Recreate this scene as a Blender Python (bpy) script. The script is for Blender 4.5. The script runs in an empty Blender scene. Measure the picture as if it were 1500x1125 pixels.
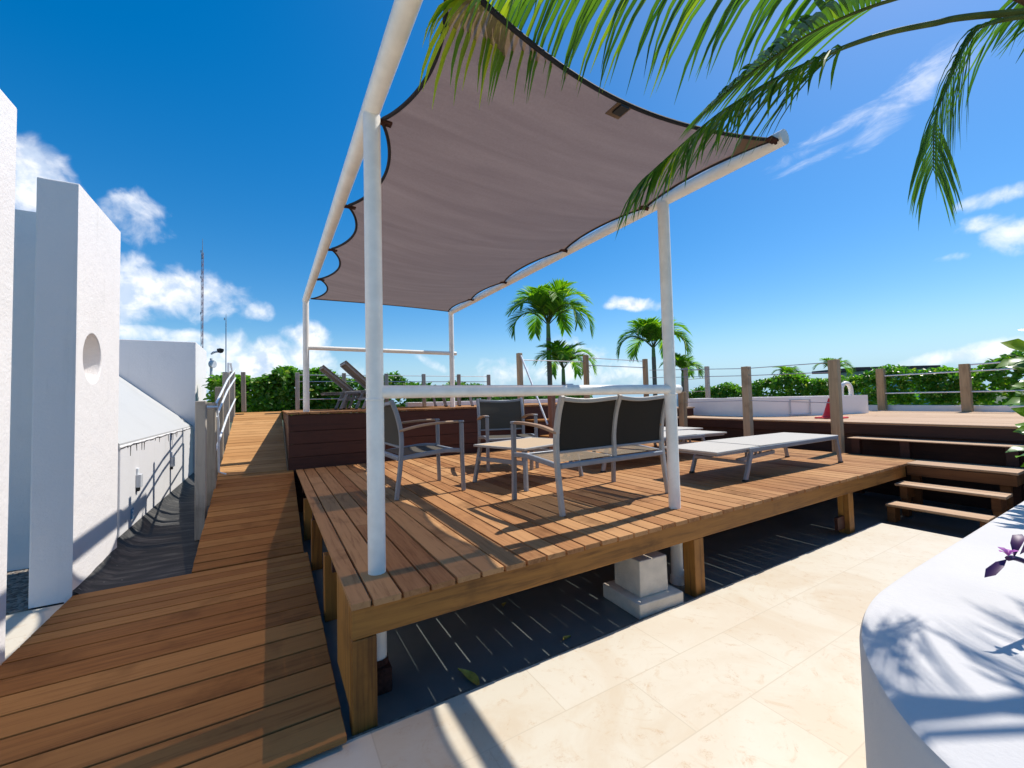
import bpy, bmesh, math, random
from math import sin, cos, pi, radians, sqrt, atan2
from mathutils import Vector, Matrix, Quaternion
random.seed(7)
SC = bpy.context.scene
COL = SC.collection

# ------------------------------------------------------------------ camera
cam_d = bpy.data.cameras.new("camera")
cam = bpy.data.objects.new("camera", cam_d)
COL.objects.link(cam)
cam_d.sensor_width = 36.0
cam_d.lens = 607.0 / 1500.0 * 36.0
cam_d.clip_start = 0.02
cam_d.clip_end = 20000
_p, _r, _y = radians(2.2), radians(1.4), radians(30.3)
F = Vector((sin(_y) * cos(_p), cos(_y) * cos(_p), sin(_p)))
R0 = Vector((cos(_y), -sin(_y), 0))
U0 = R0.cross(F)
R = R0 * cos(_r) - U0 * sin(_r)
U = R0 * sin(_r) + U0 * cos(_r)
M = Matrix((R, U, -F)).transposed().to_4x4()
M.translation = Vector((0, 0, 1.5))
cam.matrix_world = M
SC.camera = cam

# ------------------------------------------------------------------ light
SUN = Vector((0.66, 0.05, 1.0)).normalized()
sd = bpy.data.lights.new("sun", 'SUN')
sd.energy = 4.45
sd.angle = radians(0.53)
sd.color = (1.0, 0.955, 0.88)
so = bpy.data.objects.new("sun", sd)
COL.objects.link(so)
so.rotation_euler = SUN.to_track_quat('Z', 'Y').to_euler()
so.location = (20, 2, 30)

SC.view_settings.view_transform = 'Standard'
SC.view_settings.look = 'None'
SC.view_settings.gamma = 1.0
SC.view_settings.exposure = 0.30
SC.view_settings.use_curve_mapping = False
SC.render.engine = 'CYCLES'
SC.cycles.transparent_max_bounces = 24
SC.cycles.max_bounces = 10

W = bpy.data.worlds.new("World")
SC.world = W
W.use_nodes = True
nt = W.node_tree
nt.nodes.clear()


def N(nt, typ, **kw):
    n = nt.nodes.new(typ)
    for k, v in kw.items():
        setattr(n, k, v)
    return n


def L(nt, a, b):
    nt.links.new(a, b)


def mth(nt, op, a, b=None, clamp=False):
    n = nt.nodes.new('ShaderNodeMath')
    n.operation = op
    n.use_clamp = clamp
    for i, v in enumerate((a, b)):
        if v is None:
            continue
        if isinstance(v, (int, float)):
            n.inputs[i].default_value = v
        else:
            nt.links.new(v, n.inputs[i])
    return n.outputs[0]


out = N(nt, 'ShaderNodeOutputWorld')
sky = N(nt, 'ShaderNodeTexSky')
sky.sky_type = 'NISHITA'
sky.sun_disc = False
sky.sun_elevation = math.asin(SUN.z)
sky.sun_rotation = atan2(SUN.x, SUN.y)
sky.altitude = 0
sky.air_density = 1.0
sky.dust_density = 0.45
sky.ozone_density = 3.2
hsv = N(nt, 'ShaderNodeHueSaturation')
hsv.inputs['Saturation'].default_value = 1.58
hsv.inputs['Hue'].default_value = 0.501
gam = N(nt, 'ShaderNodeGamma')
gam.inputs[1].default_value = 0.86
L(nt, sky.outputs[0], gam.inputs[0])
L(nt, gam.outputs[0], hsv.inputs['Color'])
bg = N(nt, 'ShaderNodeBackground')
bg.inputs[1].default_value = 0.15
tcs = N(nt, 'ShaderNodeTexCoord')
sxyz = N(nt, 'ShaderNodeSeparateXYZ')
L(nt, tcs.outputs['Generated'], sxyz.inputs[0])
hz = N(nt, 'ShaderNodeMapRange')
hz.interpolation_type = 'SMOOTHSTEP'
hz.inputs['From Min'].default_value = 0.17
hz.inputs['From Max'].default_value = -0.02
hz.inputs['To Max'].default_value = 0.92
L(nt, sxyz.outputs['Z'], hz.inputs['Value'])
hmx = N(nt, 'ShaderNodeMix', data_type='RGBA')
L(nt, hz.outputs[0], hmx.inputs['Factor'])
L(nt, hsv.outputs[0], [i for i in hmx.inputs if i.name == 'A' and i.type == 'RGBA'][0])
[i for i in hmx.inputs if i.name == 'B' and i.type == 'RGBA'][0].default_value = (1.9, 3.4, 4.8, 1)
L(nt, [o for o in hmx.outputs if o.type == 'RGBA'][0], bg.inputs[0])
cbg = N(nt, 'ShaderNodeBackground')
cbg.inputs[1].default_value = 1.0
tc = N(nt, 'ShaderNodeTexCoord')
DIR = tc.outputs['Generated']
CLOUDS = [
 (-0.306,0.886,0.350,0.043,0.049,1.00,0.00), (-0.325,0.891,0.318,0.041,0.030,1.00,0.00),
 (-0.193,0.926,0.326,0.047,0.042,0.75,0.30), (-0.204,0.916,0.345,0.021,0.021,0.60,0.00),
 (-0.158,0.965,0.208,0.107,0.045,1.00,0.00), (-0.208,0.956,0.209,0.054,0.058,1.00,0.00),
 (-0.107,0.970,0.217,0.047,0.039,1.00,0.00), (-0.183,0.974,0.135,0.087,0.017,0.80,0.00),
 (-0.024,0.982,0.187,0.028,0.021,0.70,0.40), (0.069,0.987,0.147,0.044,0.032,0.95,-0.40),
 (-0.013,0.995,0.098,0.113,0.042,1.05,0.00), (-0.054,0.996,0.070,0.124,0.036,1.00,0.00),
 (0.076,0.995,0.071,0.089,0.033,0.90,0.00), (-0.060,0.992,0.110,0.038,0.041,0.95,0.00),
 (0.324,0.941,0.095,0.042,0.011,0.60,-0.50), (0.712,0.670,0.212,0.053,0.014,0.75,-0.20),
 (0.680,0.702,0.213,0.019,0.009,0.60,0.00), (0.483,0.873,0.068,0.056,0.036,0.60,0.00),
 (0.636,0.763,0.116,0.065,0.023,0.70,-0.40), (0.638,0.768,0.062,0.179,0.032,0.60,0.00),
 (0.944,0.161,0.287,0.041,0.014,0.90,0.00), (0.963,0.144,0.227,0.035,0.026,0.95,0.00),
 (0.952,0.168,0.255,0.031,0.013,0.60,0.00), (0.955,0.207,0.212,0.022,0.007,0.40,0.00),
 (0.974,0.219,0.054,0.101,0.010,0.60,0.15), (0.984,0.168,0.062,0.058,0.015,0.75,0.20)]
WISPS = [
 (0.860,0.234,0.454,0.081,0.026,0.90,0.60), (0.840,0.309,0.447,0.093,0.016,0.65,0.25),
 (0.845,0.332,0.419,0.072,0.010,0.50,0.20), (0.861,0.180,0.476,0.050,0.018,0.40,0.30)]


def vdot(d, v):
    n = nt.nodes.new('ShaderNodeVectorMath')
    n.operation = 'DOT_PRODUCT'
    L(nt, d, n.inputs[0])
    n.inputs[1].default_value = v
    return n.outputs['Value']


def blob_mask(lst, d):
    acc = None
    for (x, y, z, ru, rv, s, rot) in lst:
        c = Vector((x, y, z)).normalized()
        u = c.cross(Vector((0, 0, 1))).normalized()
        v = u.cross(c)
        u2 = u * cos(rot) + v * sin(rot)
        v2 = -u * sin(rot) + v * cos(rot)
        a = vdot(d, u2 / (ru * 1.25))
        b = vdot(d, v2 / (rv * 1.25))
        f = vdot(d, c)
        q = mth(nt, 'ADD', mth(nt, 'MULTIPLY', a, a), mth(nt, 'MULTIPLY', b, b))
        m = mth(nt, 'MULTIPLY', mth(nt, 'SUBTRACT', 1.0, q), s)
        gt = mth(nt, 'GREATER_THAN', f, 0.0)
        m = mth(nt, 'ADD', mth(nt, 'MULTIPLY', m, gt), mth(nt, 'MULTIPLY', mth(nt, 'SUBTRACT', gt, 1.0), 10.0))
        acc = m if acc is None else mth(nt, 'MAXIMUM', acc, m)
    return mth(nt, 'MAXIMUM', acc, -2.0)


def noise(nt, vec, scale, detail=8, rough=0.6, dist=0.0):
    n = N(nt, 'ShaderNodeTexNoise')
    n.inputs['Scale'].default_value = scale
    n.inputs['Detail'].default_value = detail
    n.inputs['Roughness'].default_value = rough
    n.inputs['Distortion'].default_value = dist
    if vec is not None:
        L(nt, vec, n.inputs['Vector'])
    return n


def rampv(nt, v, a, b, smooth=True):
    n = N(nt, 'ShaderNodeMapRange')
    n.interpolation_type = 'SMOOTHSTEP' if smooth else 'LINEAR'
    n.inputs['From Min'].default_value = a
    n.inputs['From Max'].default_value = b
    L(nt, v, n.inputs['Value'])
    return n.outputs[0]


n1 = noise(nt, DIR, 20, 9, 0.54, 0.3)
m1 = blob_mask(CLOUDS, DIR)
d1 = mth(nt, 'ADD', m1, mth(nt, 'MULTIPLY', mth(nt, 'SUBTRACT', n1.outputs['Fac'], 0.5), 2.6))
den1 = rampv(nt, d1, 0.0, 1.25)
mp = N(nt, 'ShaderNodeMapping')
mp.inputs['Rotation'].default_value = (0.5, 0.35, 0.2)
mp.inputs['Scale'].default_value = (1, 0.35, 1.4)
L(nt, DIR, mp.inputs[0])
n2 = noise(nt, mp.outputs[0], 26, 9, 0.65, 0.8)
m2 = blob_mask(WISPS, DIR)
d2 = mth(nt, 'ADD', m2, mth(nt, 'MULTIPLY', mth(nt, 'SUBTRACT', n2.outputs['Fac'], 0.5), 2.4))
den2 = mth(nt, 'MULTIPLY', rampv(nt, d2, 0.1, 1.5), 0.55)
den = mth(nt, 'MAXIMUM', mth(nt, 'MULTIPLY', den1, 0.93), den2)
# bluish bellies, white tops
n3 = noise(nt, DIR, 30, 6, 0.55)
cr = N(nt, 'ShaderNodeMix', data_type='RGBA')
cr.inputs['A'].default_value = (0.50, 0.62, 0.80, 1)
cr.inputs['B'].default_value = (0.98, 0.98, 1.0, 1)
shade = mth(nt, 'ADD', rampv(nt, n3.outputs['Fac'], 0.36, 0.62), mth(nt, 'MULTIPLY', rampv(nt, d1, 1.5, 0.5), 0.5), clamp=True)
L(nt, shade, cr.inputs['Factor'])
L(nt, cr.outputs['Result'], cbg.inputs[0])
mx = N(nt, 'ShaderNodeMixShader')
L(nt, den, mx.inputs[0])
L(nt, bg.outputs[0], mx.inputs[1])
L(nt, cbg.outputs[0], mx.inputs[2])
L(nt, mx.outputs[0], out.inputs[0])

# ------------------------------------------------------------------ materials
MATS = {}


def newmat(name):
    m = bpy.data.materials.new(name)
    m.use_nodes = True
    nt = m.node_tree
    nt.nodes.clear()
    o = N(nt, 'ShaderNodeOutputMaterial')
    p = N(nt, 'ShaderNodeBsdfPrincipled')
    L(nt, p.outputs[0], o.inputs[0])
    MATS[name] = m
    return m, nt, p, o


def c4(c):
    return (c[0], c[1], c[2], 1)


def mixc(nt, f, a, b, blend='MIX'):
    n = N(nt, 'ShaderNodeMix', data_type='RGBA')
    n.blend_type = blend
    for k, v in (('Factor', f), ('A', a), ('B', b)):
        s = [i for i in n.inputs if i.name == k and (i.type == ('VALUE' if k == 'Factor' else 'RGBA'))][0]
        if isinstance(v, tuple):
            s.default_value = c4(v)
        elif isinstance(v, (int, float)):
            s.default_value = v
        else:
            L(nt, v, s)
    return [o for o in n.outputs if o.type == 'RGBA'][0]


def bump(nt, p, h, strength, dist=0.01):
    b = N(nt, 'ShaderNodeBump')
    b.inputs['Strength'].default_value = strength
    b.inputs['Distance'].default_value = dist
    L(nt, h, b.inputs['Height'])
    L(nt, b.outputs[0], p.inputs['Normal'])


def wood(name, dark, mid, light, axis='Y', rough=0.55, stain=0.35, grainscale=1.0, spec=0.35):
    m, nt, p, o = newmat(name)
    at = N(nt, 'ShaderNodeAttribute')
    at.attribute_name = 'rnd'
    g = N(nt, 'ShaderNodeTexCoord')
    off = N(nt, 'ShaderNodeVectorMath')
    off.operation = 'SCALE'
    off.inputs[0].default_value = (37, 53, 71)
    L(nt, at.outputs['Fac'], off.inputs['Scale'])
    add = N(nt, 'ShaderNodeVectorMath')
    add.operation = 'ADD'
    L(nt, g.outputs['Object'], add.inputs[0])
    L(nt, off.outputs[0], add.inputs[1])
    mp = N(nt, 'ShaderNodeMapping')
    sc = {'X': (1.6, 28, 28), 'Y': (28, 1.6, 28), 'Z': (28, 28, 1.6)}[axis]
    mp.inputs['Scale'].default_value = [s * grainscale for s in sc]
    L(nt, add.outputs[0], mp.inputs[0])
    n1 = noise(nt, mp.outputs[0], 1.0, 6, 0.62, 0.9)
    mp2 = N(nt, 'ShaderNodeMapping')
    mp2.inputs['Scale'].default_value = [s * grainscale * 4.5 for s in sc]
    L(nt, add.outputs[0], mp2.inputs[0])
    n2 = noise(nt, mp2.outputs[0], 1.0, 4, 0.6)
    n3 = noise(nt, add.outputs[0], 2.3, 5, 0.6)
    f = mth(nt, 'ADD', mth(nt, 'MULTIPLY', n1.outputs['Fac'], 0.75), mth(nt, 'MULTIPLY', n2.outputs['Fac'], 0.25))
    f = rampv(nt, f, 0.26, 0.74)
    col = mixc(nt, mth(nt, 'ADD', mth(nt, 'MULTIPLY', f, 0.72), 0.24), dark, mid)
    hi = rampv(nt, at.outputs['Fac'], 0.15, 1.0, False)
    col = mixc(nt, mth(nt, 'MULTIPLY', hi, 0.75), col, light)
    col = mixc(nt, mth(nt, 'MULTIPLY', rampv(nt, f, 0.45, 0.05), 0.40), col, dark)
    col = mixc(nt, mth(nt, 'MULTIPLY', rampv(nt, n3.outputs['Fac'], 0.52, 0.72), stain), col, tuple(c * 0.45 for c in dark))
    L(nt, col, p.inputs['Base Color'])
    p.inputs['Roughness'].default_value = rough
    p.inputs['Specular IOR Level'].default_value = spec
    bump(nt, p, mth(nt, 'ADD', n1.outputs['Fac'], mth(nt, 'MULTIPLY', n2.outputs['Fac'], 0.6)), 0.18, 0.003)
    return m


wood('deck_wood', (0.18, 0.074, 0.031), (0.42, 0.205, 0.088), (0.53, 0.295, 0.135), 'Y', 0.65, 0.5, 1.0, 0.05)
wood('deck_wood_x', (0.17, 0.066, 0.022), (0.36, 0.155, 0.047), (0.44, 0.212, 0.070), 'X', 0.65, 0.42, 1.0, 0.07)
wood('ramp_wood', (0.29, 0.135, 0.048), (0.50, 0.26, 0.10), (0.56, 0.31, 0.13), 'X', 0.65, 0.25, 1.0, 0.08)
wood('pale_deck', (0.40, 0.235, 0.13), (0.52, 0.335, 0.20), (0.60, 0.42, 0.27), 'Y', 0.65, 0.15, 1.0, 0.2)
wood('beam_wood', (0.075, 0.024, 0.006), (0.40, 0.165, 0.030), (0.46, 0.22, 0.05), 'X', 0.55, 0.5, 0.7, 0.3)
wood('post_wood', (0.075, 0.024, 0.006), (0.40, 0.165, 0.030), (0.46, 0.22, 0.05), 'Z', 0.55, 0.5, 0.7, 0.3)
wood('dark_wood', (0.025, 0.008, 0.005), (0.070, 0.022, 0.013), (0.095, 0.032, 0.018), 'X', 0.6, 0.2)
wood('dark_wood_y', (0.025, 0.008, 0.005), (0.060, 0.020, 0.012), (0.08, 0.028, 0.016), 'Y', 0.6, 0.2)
wood('weathered_post', (0.20, 0.17, 0.135), (0.44, 0.37, 0.28), (0.50, 0.46, 0.40), 'Z', 0.75, 0.45, 0.7, 0.2)
wood('brown_post', (0.24, 0.145, 0.075), (0.54, 0.37, 0.20), (0.58, 0.45, 0.29), 'Z', 0.7, 0.45, 0.7, 0.2)
wood('red_post', (0.12, 0.045, 0.025), (0.26, 0.10, 0.055), (0.32, 0.15, 0.09), 'Z', 0.7, 0.4, 0.7)
wood('stair_wood', (0.05, 0.018, 0.008), (0.20, 0.080, 0.030), (0.24, 0.11, 0.04), 'Y', 0.6, 0.4, 0.8, 0.15)
wood('arm_wood', (0.30, 0.17, 0.095), (0.44, 0.28, 0.17), (0.5, 0.33, 0.2), 'Y', 0.5, 0.1)


def simple(name, col, rough=0.5, metallic=0.0, spec=0.4, nscale=6, var=0.12, bmp=0.0, bscale=60, coat=0):
    m, nt, p, o = newmat(name)
    g = N(nt, 'ShaderNodeTexCoord')
    n = noise(nt, g.outputs['Object'], nscale, 6, 0.6)
    c = mixc(nt, rampv(nt, n.outputs['Fac'], 0.3, 0.7), tuple(x * (1 - var) for x in col), tuple(min(1, x * (1 + var * 0.6)) for x in col))
    L(nt, c, p.inputs['Base Color'])
    p.inputs['Roughness'].default_value = rough
    p.inputs['Metallic'].default_value = metallic
    p.inputs['Specular IOR Level'].default_value = spec
    if bmp:
        nb = noise(nt, g.outputs['Object'], bscale, 5, 0.6)
        bump(nt, p, nb.outputs['Fac'], bmp, 0.01)
    return m


def stucco(name, col, drip=0.25, bmp=0.5):
    m, nt, p, o = newmat(name)
    g = N(nt, 'ShaderNodeTexCoord')
    n = noise(nt, g.outputs['Object'], 1.7, 6, 0.6)
    mp = N(nt, 'ShaderNodeMapping')
    mp.inputs['Scale'].default_value = (9, 9, 0.7)
    L(nt, g.outputs['Object'], mp.inputs[0])
    nd = noise(nt, mp.outputs[0], 1.0, 5, 0.65)
    c = mixc(nt, mth(nt, 'MULTIPLY', rampv(nt, n.outputs['Fac'], 0.45, 0.75), 0.5), col, tuple(x * 0.88 for x in col))
    c = mixc(nt, mth(nt, 'MULTIPLY', rampv(nt, nd.outputs['Fac'], 0.55, 0.8), drip), c, (0.5, 0.49, 0.46))
    L(nt, c, p.inputs['Base Color'])
    p.inputs['Roughness'].default_value = 0.85
    p.inputs['Specular IOR Level'].default_value = 0.2
    nb = noise(nt, g.outputs['Object'], 45, 6, 0.7)
    nb2 = noise(nt, g.outputs['Object'], 8, 4, 0.6)
    bump(nt, p, mth(nt, 'ADD', nb.outputs['Fac'], mth(nt, 'MULTIPLY', nb2.outputs['Fac'], 1.2)), bmp, 0.006)
    return m


stucco('white_stucco', (0.83, 0.785, 0.755), 0.22, 0.7)
stucco('wall_stucco', (0.72, 0.70, 0.69), 0.4, 0.35)
stucco('planter_stucco', (0.63, 0.605, 0.585), 0.05, 0.3)
stucco('roof_stucco', (0.46, 0.46, 0.45), 0.3, 0.35)
stucco('pool_white', (0.92, 0.88, 0.84), 0.12, 0.2)
stucco('grey_stucco', (0.50, 0.485, 0.45), 0.3, 0.5)
simple('white_paint', (0.93, 0.885, 0.80), 0.38, 0, 0.5, 9, 0.07, 0.12, 35)
simple('white_tube', (0.78, 0.80, 0.82), 0.35, 0, 0.5)
simple('powder_coat', (0.27, 0.28, 0.30), 0.45, 0.2, 0.5, 12, 0.08)
simple('champagne_coat', (0.44, 0.415, 0.375), 0.45, 0.1, 0.5, 12, 0.08)
simple('grey_frame', (0.30, 0.30, 0.32), 0.5, 0.1, 0.4, 12, 0.1)
simple('cable_steel', (0.55, 0.56, 0.58), 0.35, 0.7, 0.5)
simple('concrete', (0.70, 0.62, 0.51), 0.9, 0, 0.2, 9, 0.10, 0.4, 70)
simple('black_plastic', (0.012, 0.012, 0.014), 0.5, 0, 0.4)
simple('black_cord', (0.02, 0.02, 0.025), 0.8, 0, 0.3)
simple('brown_patch', (0.16, 0.10, 0.065), 0.8)
simple('red_cone', (0.75, 0.02, 0.015), 0.4, 0, 0.5, 5, 0.1)
simple('grey_plastic', (0.55, 0.56, 0.58), 0.5)
simple('blue_sign', (0.12, 0.30, 0.48), 0.5)
simple('rubber', (0.03, 0.03, 0.03), 0.8)
simple('palm_trunk', (0.22, 0.17, 0.13), 0.85, 0, 0.2, 30, 0.35, 0.5, 40)
simple('crownshaft', (0.16, 0.24, 0.07), 0.5, 0, 0.3, 8, 0.2)
simple('rachis', (0.09, 0.12, 0.03), 0.75, 0, 0.15, 10, 0.25)
simple('dead_spathe', (0.10, 0.055, 0.03), 0.85, 0, 0.2, 18, 0.4, 0.5, 40)
simple('bark', (0.13, 0.095, 0.06), 0.9, 0, 0.2, 20, 0.3)
simple('soil', (0.05, 0.035, 0.022), 0.95, 0, 0.1, 20, 0.4, 0.7, 40)
simple('tower_pale', (0.50, 0.56, 0.64), 0.6)
simple('tower_red', (0.36, 0.22, 0.24), 0.6)
simple('roof_brown', (0.09, 0.06, 0.055), 0.8)
simple('teal_glass', (0.10, 0.30, 0.36), 0.15, 0, 0.5)
simple('blue_facade', (0.12, 0.20, 0.32), 0.7)
simple('white_facade', (0.72, 0.72, 0.72), 0.8)
simple('ground_green', (0.09, 0.11, 0.07), 0.95, 0, 0.1, 0.02, 0.4)
simple('dry_leaf', (0.42, 0.30, 0.05), 0.6, 0, 0.3, 30, 0.3)
simple('rust', (0.06, 0.025, 0.018), 0.85, 0, 0.2, 30, 0.5)
simple('crack', (0.05, 0.045, 0.04), 0.95)
simple('edge_mosaic', (0.16, 0.155, 0.13), 0.6, 0, 0.3, 40, 0.6)
simple('slab', (0.40, 0.38, 0.35), 0.9)
simple('purple_leaf', (0.075, 0.018, 0.085), 0.5, 0, 0.4, 12, 0.35)
simple('pink_petal', (0.45, 0.09, 0.40), 0.5, 0, 0.3, 12, 0.2)


def leafmat(name, ca, cb, cc, trans=0.35, rough=0.42):
    m, nt, p, o = newmat(name)
    at = N(nt, 'ShaderNodeAttribute')
    at.attribute_name = 'rnd'
    c = mixc(nt, rampv(nt, at.outputs['Fac'], 0.0, 0.6, False), ca, cb)
    c = mixc(nt, rampv(nt, at.outputs['Fac'], 0.78, 1.0, False), c, cc)
    L(nt, c, p.inputs['Base Color'])
    p.inputs['Roughness'].default_value = rough
    p.inputs['Specular IOR Level'].default_value = 0.45
    t = N(nt, 'ShaderNodeBsdfTranslucent')
    tcol = mixc(nt, 1.0, c, (1.5, 1.7, 0.55), 'MULTIPLY')
    L(nt, tcol, t.inputs[0])
    mx = N(nt, 'ShaderNodeMixShader')
    mx.inputs[0].default_value = trans
    L(nt, p.outputs[0], mx.inputs[1])
    L(nt, t.outputs[0], mx.inputs[2])
    L(nt, mx.outputs[0], o.inputs[0])
    return m


leafmat('palm_leaf', (0.035, 0.105, 0.018), (0.11, 0.22, 0.022), (0.36, 0.42, 0.03), 0.45, 0.45)
leafmat('far_palm_leaf', (0.06, 0.17, 0.014), (0.18, 0.34, 0.02), (0.44, 0.48, 0.035), 0.55, 0.55)
leafmat('hedge_leaf', (0.045, 0.15, 0.012), (0.12, 0.28, 0.018), (0.38, 0.42, 0.06), 0.48, 0.30)
leafmat('shrub_leaf', (0.06, 0.16, 0.012), (0.14, 0.28, 0.018), (0.30, 0.40, 0.03), 0.40, 0.35)


def m_fabric(name, col, transp, wave=0.0):
    m, nt, p, o = newmat(name)
    g = N(nt, 'ShaderNodeTexCoord')
    n = noise(nt, g.outputs['Object'], 300, 2, 0.5)
    c = mixc(nt, n.outputs['Fac'], tuple(x * 0.65 for x in col), tuple(x * 1.35 for x in col))
    L(nt, c, p.inputs['Base Color'])
    p.inputs['Roughness'].default_value = 0.85
    p.inputs['Specular IOR Level'].default_value = 0.1
    tr = N(nt, 'ShaderNodeBsdfTransparent')
    mx = N(nt, 'ShaderNodeMixShader')
    if wave:
        wv = N(nt, 'ShaderNodeTexWave')
        wv.bands_direction = 'X'
        wv.inputs['Scale'].default_value = wave
        wv.inputs['Distortion'].default_value = 0.4
        L(nt, g.outputs['Object'], wv.inputs['Vector'])
        L(nt, mth(nt, 'MULTIPLY', rampv(nt, wv.outputs['Fac'], 0.55, 0.9), transp), mx.inputs[0])
    else:
        mx.inputs[0].default_value = transp
    L(nt, p.outputs[0], mx.inputs[1])
    L(nt, tr.outputs[0], mx.inputs[2])
    L(nt, mx.outputs[0], o.inputs[0])
    return m


m_fabric('sling_shaded', (0.036, 0.032, 0.026), 0.0)  # sofa back: same mesh as its seat, shade put into the colour
m_fabric('sling_chair', (0.095, 0.083, 0.066), 0.0)
m_fabric('sling_grey', (0.17, 0.15, 0.13), 0.02)
m_fabric('sling_sunlit', (0.22, 0.172, 0.118), 0.6, 11)  # sofa seat: sunlit tone of that same mesh
m_fabric('sling_cream', (0.53, 0.49, 0.43), 0.02)
m_fabric('table_slats', (0.50, 0.37, 0.24), 0.0)

# shade cloth: woven mesh, lets part of the sun straight through
m, nt, p, o = newmat('shade_cloth')
g = N(nt, 'ShaderNodeTexCoord')
mp = N(nt, 'ShaderNodeMapping')
mp.inputs['Scale'].default_value = (0.7, 6.0, 1)
L(nt, g.outputs['Object'], mp.inputs[0])
nA = noise(nt, mp.outputs[0], 1.2, 6, 0.6, 0.4)
nB = noise(nt, g.outputs['Object'], 75, 3, 0.6)
f = mth(nt, 'ADD', mth(nt, 'MULTIPLY', nA.outputs['Fac'], 0.7), mth(nt, 'MULTIPLY', nB.outputs['Fac'], 0.3))
c = mixc(nt, rampv(nt, f, 0.25, 0.75), (0.235, 0.150, 0.106), (0.325, 0.228, 0.172))
dif = N(nt, 'ShaderNodeBsdfDiffuse')
L(nt, c, dif.inputs[0])
tl = N(nt, 'ShaderNodeBsdfTranslucent')
ct = mixc(nt, 1.0, c, (0.60, 0.56, 0.58), 'MULTIPLY')
L(nt, ct, tl.inputs[0])
a1 = N(nt, 'ShaderNodeMixShader')
a1.inputs[0].default_value = 0.5
L(nt, dif.outputs[0], a1.inputs[1])
L(nt, tl.outputs[0], a1.inputs[2])
tp = N(nt, 'ShaderNodeBsdfTransparent')
tp.inputs[0].default_value = (1, 0.76, 0.58, 1)
a2 = N(nt, 'ShaderNodeMixShader')
a2.inputs[0].default_value = 0.135
L(nt, a1.outputs[0], a2.inputs[1])
L(nt, tp.outputs[0], a2.inputs[2])
L(nt, a2.outputs[0], o.inputs[0])

# stone tiles
m, nt, p, o = newmat('limestone')
g = N(nt, 'ShaderNodeTexCoord')
mp = N(nt, 'ShaderNodeMapping')
mp.inputs['Location'].default_value = (0.02, -0.02, 0)
L(nt, g.outputs['Object'], mp.inputs[0])
br = N(nt, 'ShaderNodeTexBrick')
br.offset = 0.5
br.inputs['Scale'].default_value = 1.0
br.inputs['Brick Width'].default_value = 0.83
br.inputs['Row Height'].default_value = 0.41
br.inputs['Mortar Size'].default_value = 0.0034
br.inputs['Mortar Smooth'].default_value = 0.3
br.inputs['Color1'].default_value = (0.15, 0.15, 0.15, 1)
br.inputs['Color2'].default_value = (0.95, 0.95, 0.95, 1)
br.inputs['Mortar'].default_value = (0.5, 0.5, 0.5, 1)
L(nt, mp.outputs[0], br.inputs['Vector'])
nA = noise(nt, g.outputs['Object'], 1.5, 8, 0.62, 1.2)
nB = noise(nt, g.outputs['Object'], 14, 8, 0.7, 1.5)
nC = noise(nt, g.outputs['Object'], 4.5, 10, 0.72, 3.0)
c = mixc(nt, rampv(nt, nA.outputs['Fac'], 0.36, 0.62), (0.555, 0.455, 0.325), (0.60, 0.535, 0.42))
c = mixc(nt, mth(nt, 'MULTIPLY', br.outputs['Color'], 0.55), c, (0.66, 0.60, 0.50))
c = mixc(nt, mth(nt, 'MULTIPLY', rampv(nt, nC.outputs['Fac'], 0.52, 0.74), 0.6), c, (0.52, 0.37, 0.22))
c = mixc(nt, mth(nt, 'MULTIPLY', rampv(nt, nB.outputs['Fac'], 0.60, 0.8), 0.45), c, (0.50, 0.38, 0.25))
vv = N(nt, 'ShaderNodeTexVoronoi')
vv.feature = 'DISTANCE_TO_EDGE'
vv.inputs['Scale'].default_value = 5.0
wv = N(nt, 'ShaderNodeVectorMath')
wv.operation = 'ADD'
L(nt, g.outputs['Object'], wv.inputs[0])
sc_ = N(nt, 'ShaderNodeVectorMath')
sc_.operation = 'SCALE'
sc_.inputs['Scale'].default_value = 0.28
L(nt, nB.outputs['Color'], sc_.inputs[0])
L(nt, sc_.outputs[0], wv.inputs[1])
L(nt, wv.outputs[0], vv.inputs['Vector'])
vein = mth(nt, 'MULTIPLY', rampv(nt, vv.outputs['Distance'], 0.018, 0.002), rampv(nt, nC.outputs['Fac'], 0.50, 0.6))
c = mixc(nt, mth(nt, 'MULTIPLY', vein, 0.65), c, (0.42, 0.24, 0.12))
c = mixc(nt, mth(nt, 'MULTIPLY', br.outputs['Fac'], 0.75), c, (0.50, 0.42, 0.31))
L(nt, c, p.inputs['Base Color'])
p.inputs['Roughness'].default_value = 0.5
p.inputs['Specular IOR Level'].default_value = 0.3
bump(nt, p, mth(nt, 'SUBTRACT', nB.outputs['Fac'], br.outputs['Fac']), 0.12, 0.004)

# shallow dark pool floor
m, nt, p, o = newmat('pool_floor')
g = N(nt, 'ShaderNodeTexCoord')
nA = noise(nt, g.outputs['Object'], 2.0, 6, 0.6)
nB = noise(nt, g.outputs['Object'], 30, 5, 0.65)
c = mixc(nt, rampv(nt, nA.outputs['Fac'], 0.3, 0.7), (0.10, 0.12, 0.118), (0.15, 0.16, 0.15))
c = mixc(nt, mth(nt, 'MULTIPLY', rampv(nt, nB.outputs['Fac'], 0.6, 0.75), 0.3), c, (0.2, 0.2, 0.18))
L(nt, c, p.inputs['Base Color'])
p.inputs['Roughness'].default_value = 0.32
p.inputs['Specular IOR Level'].default_value = 0.35

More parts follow.
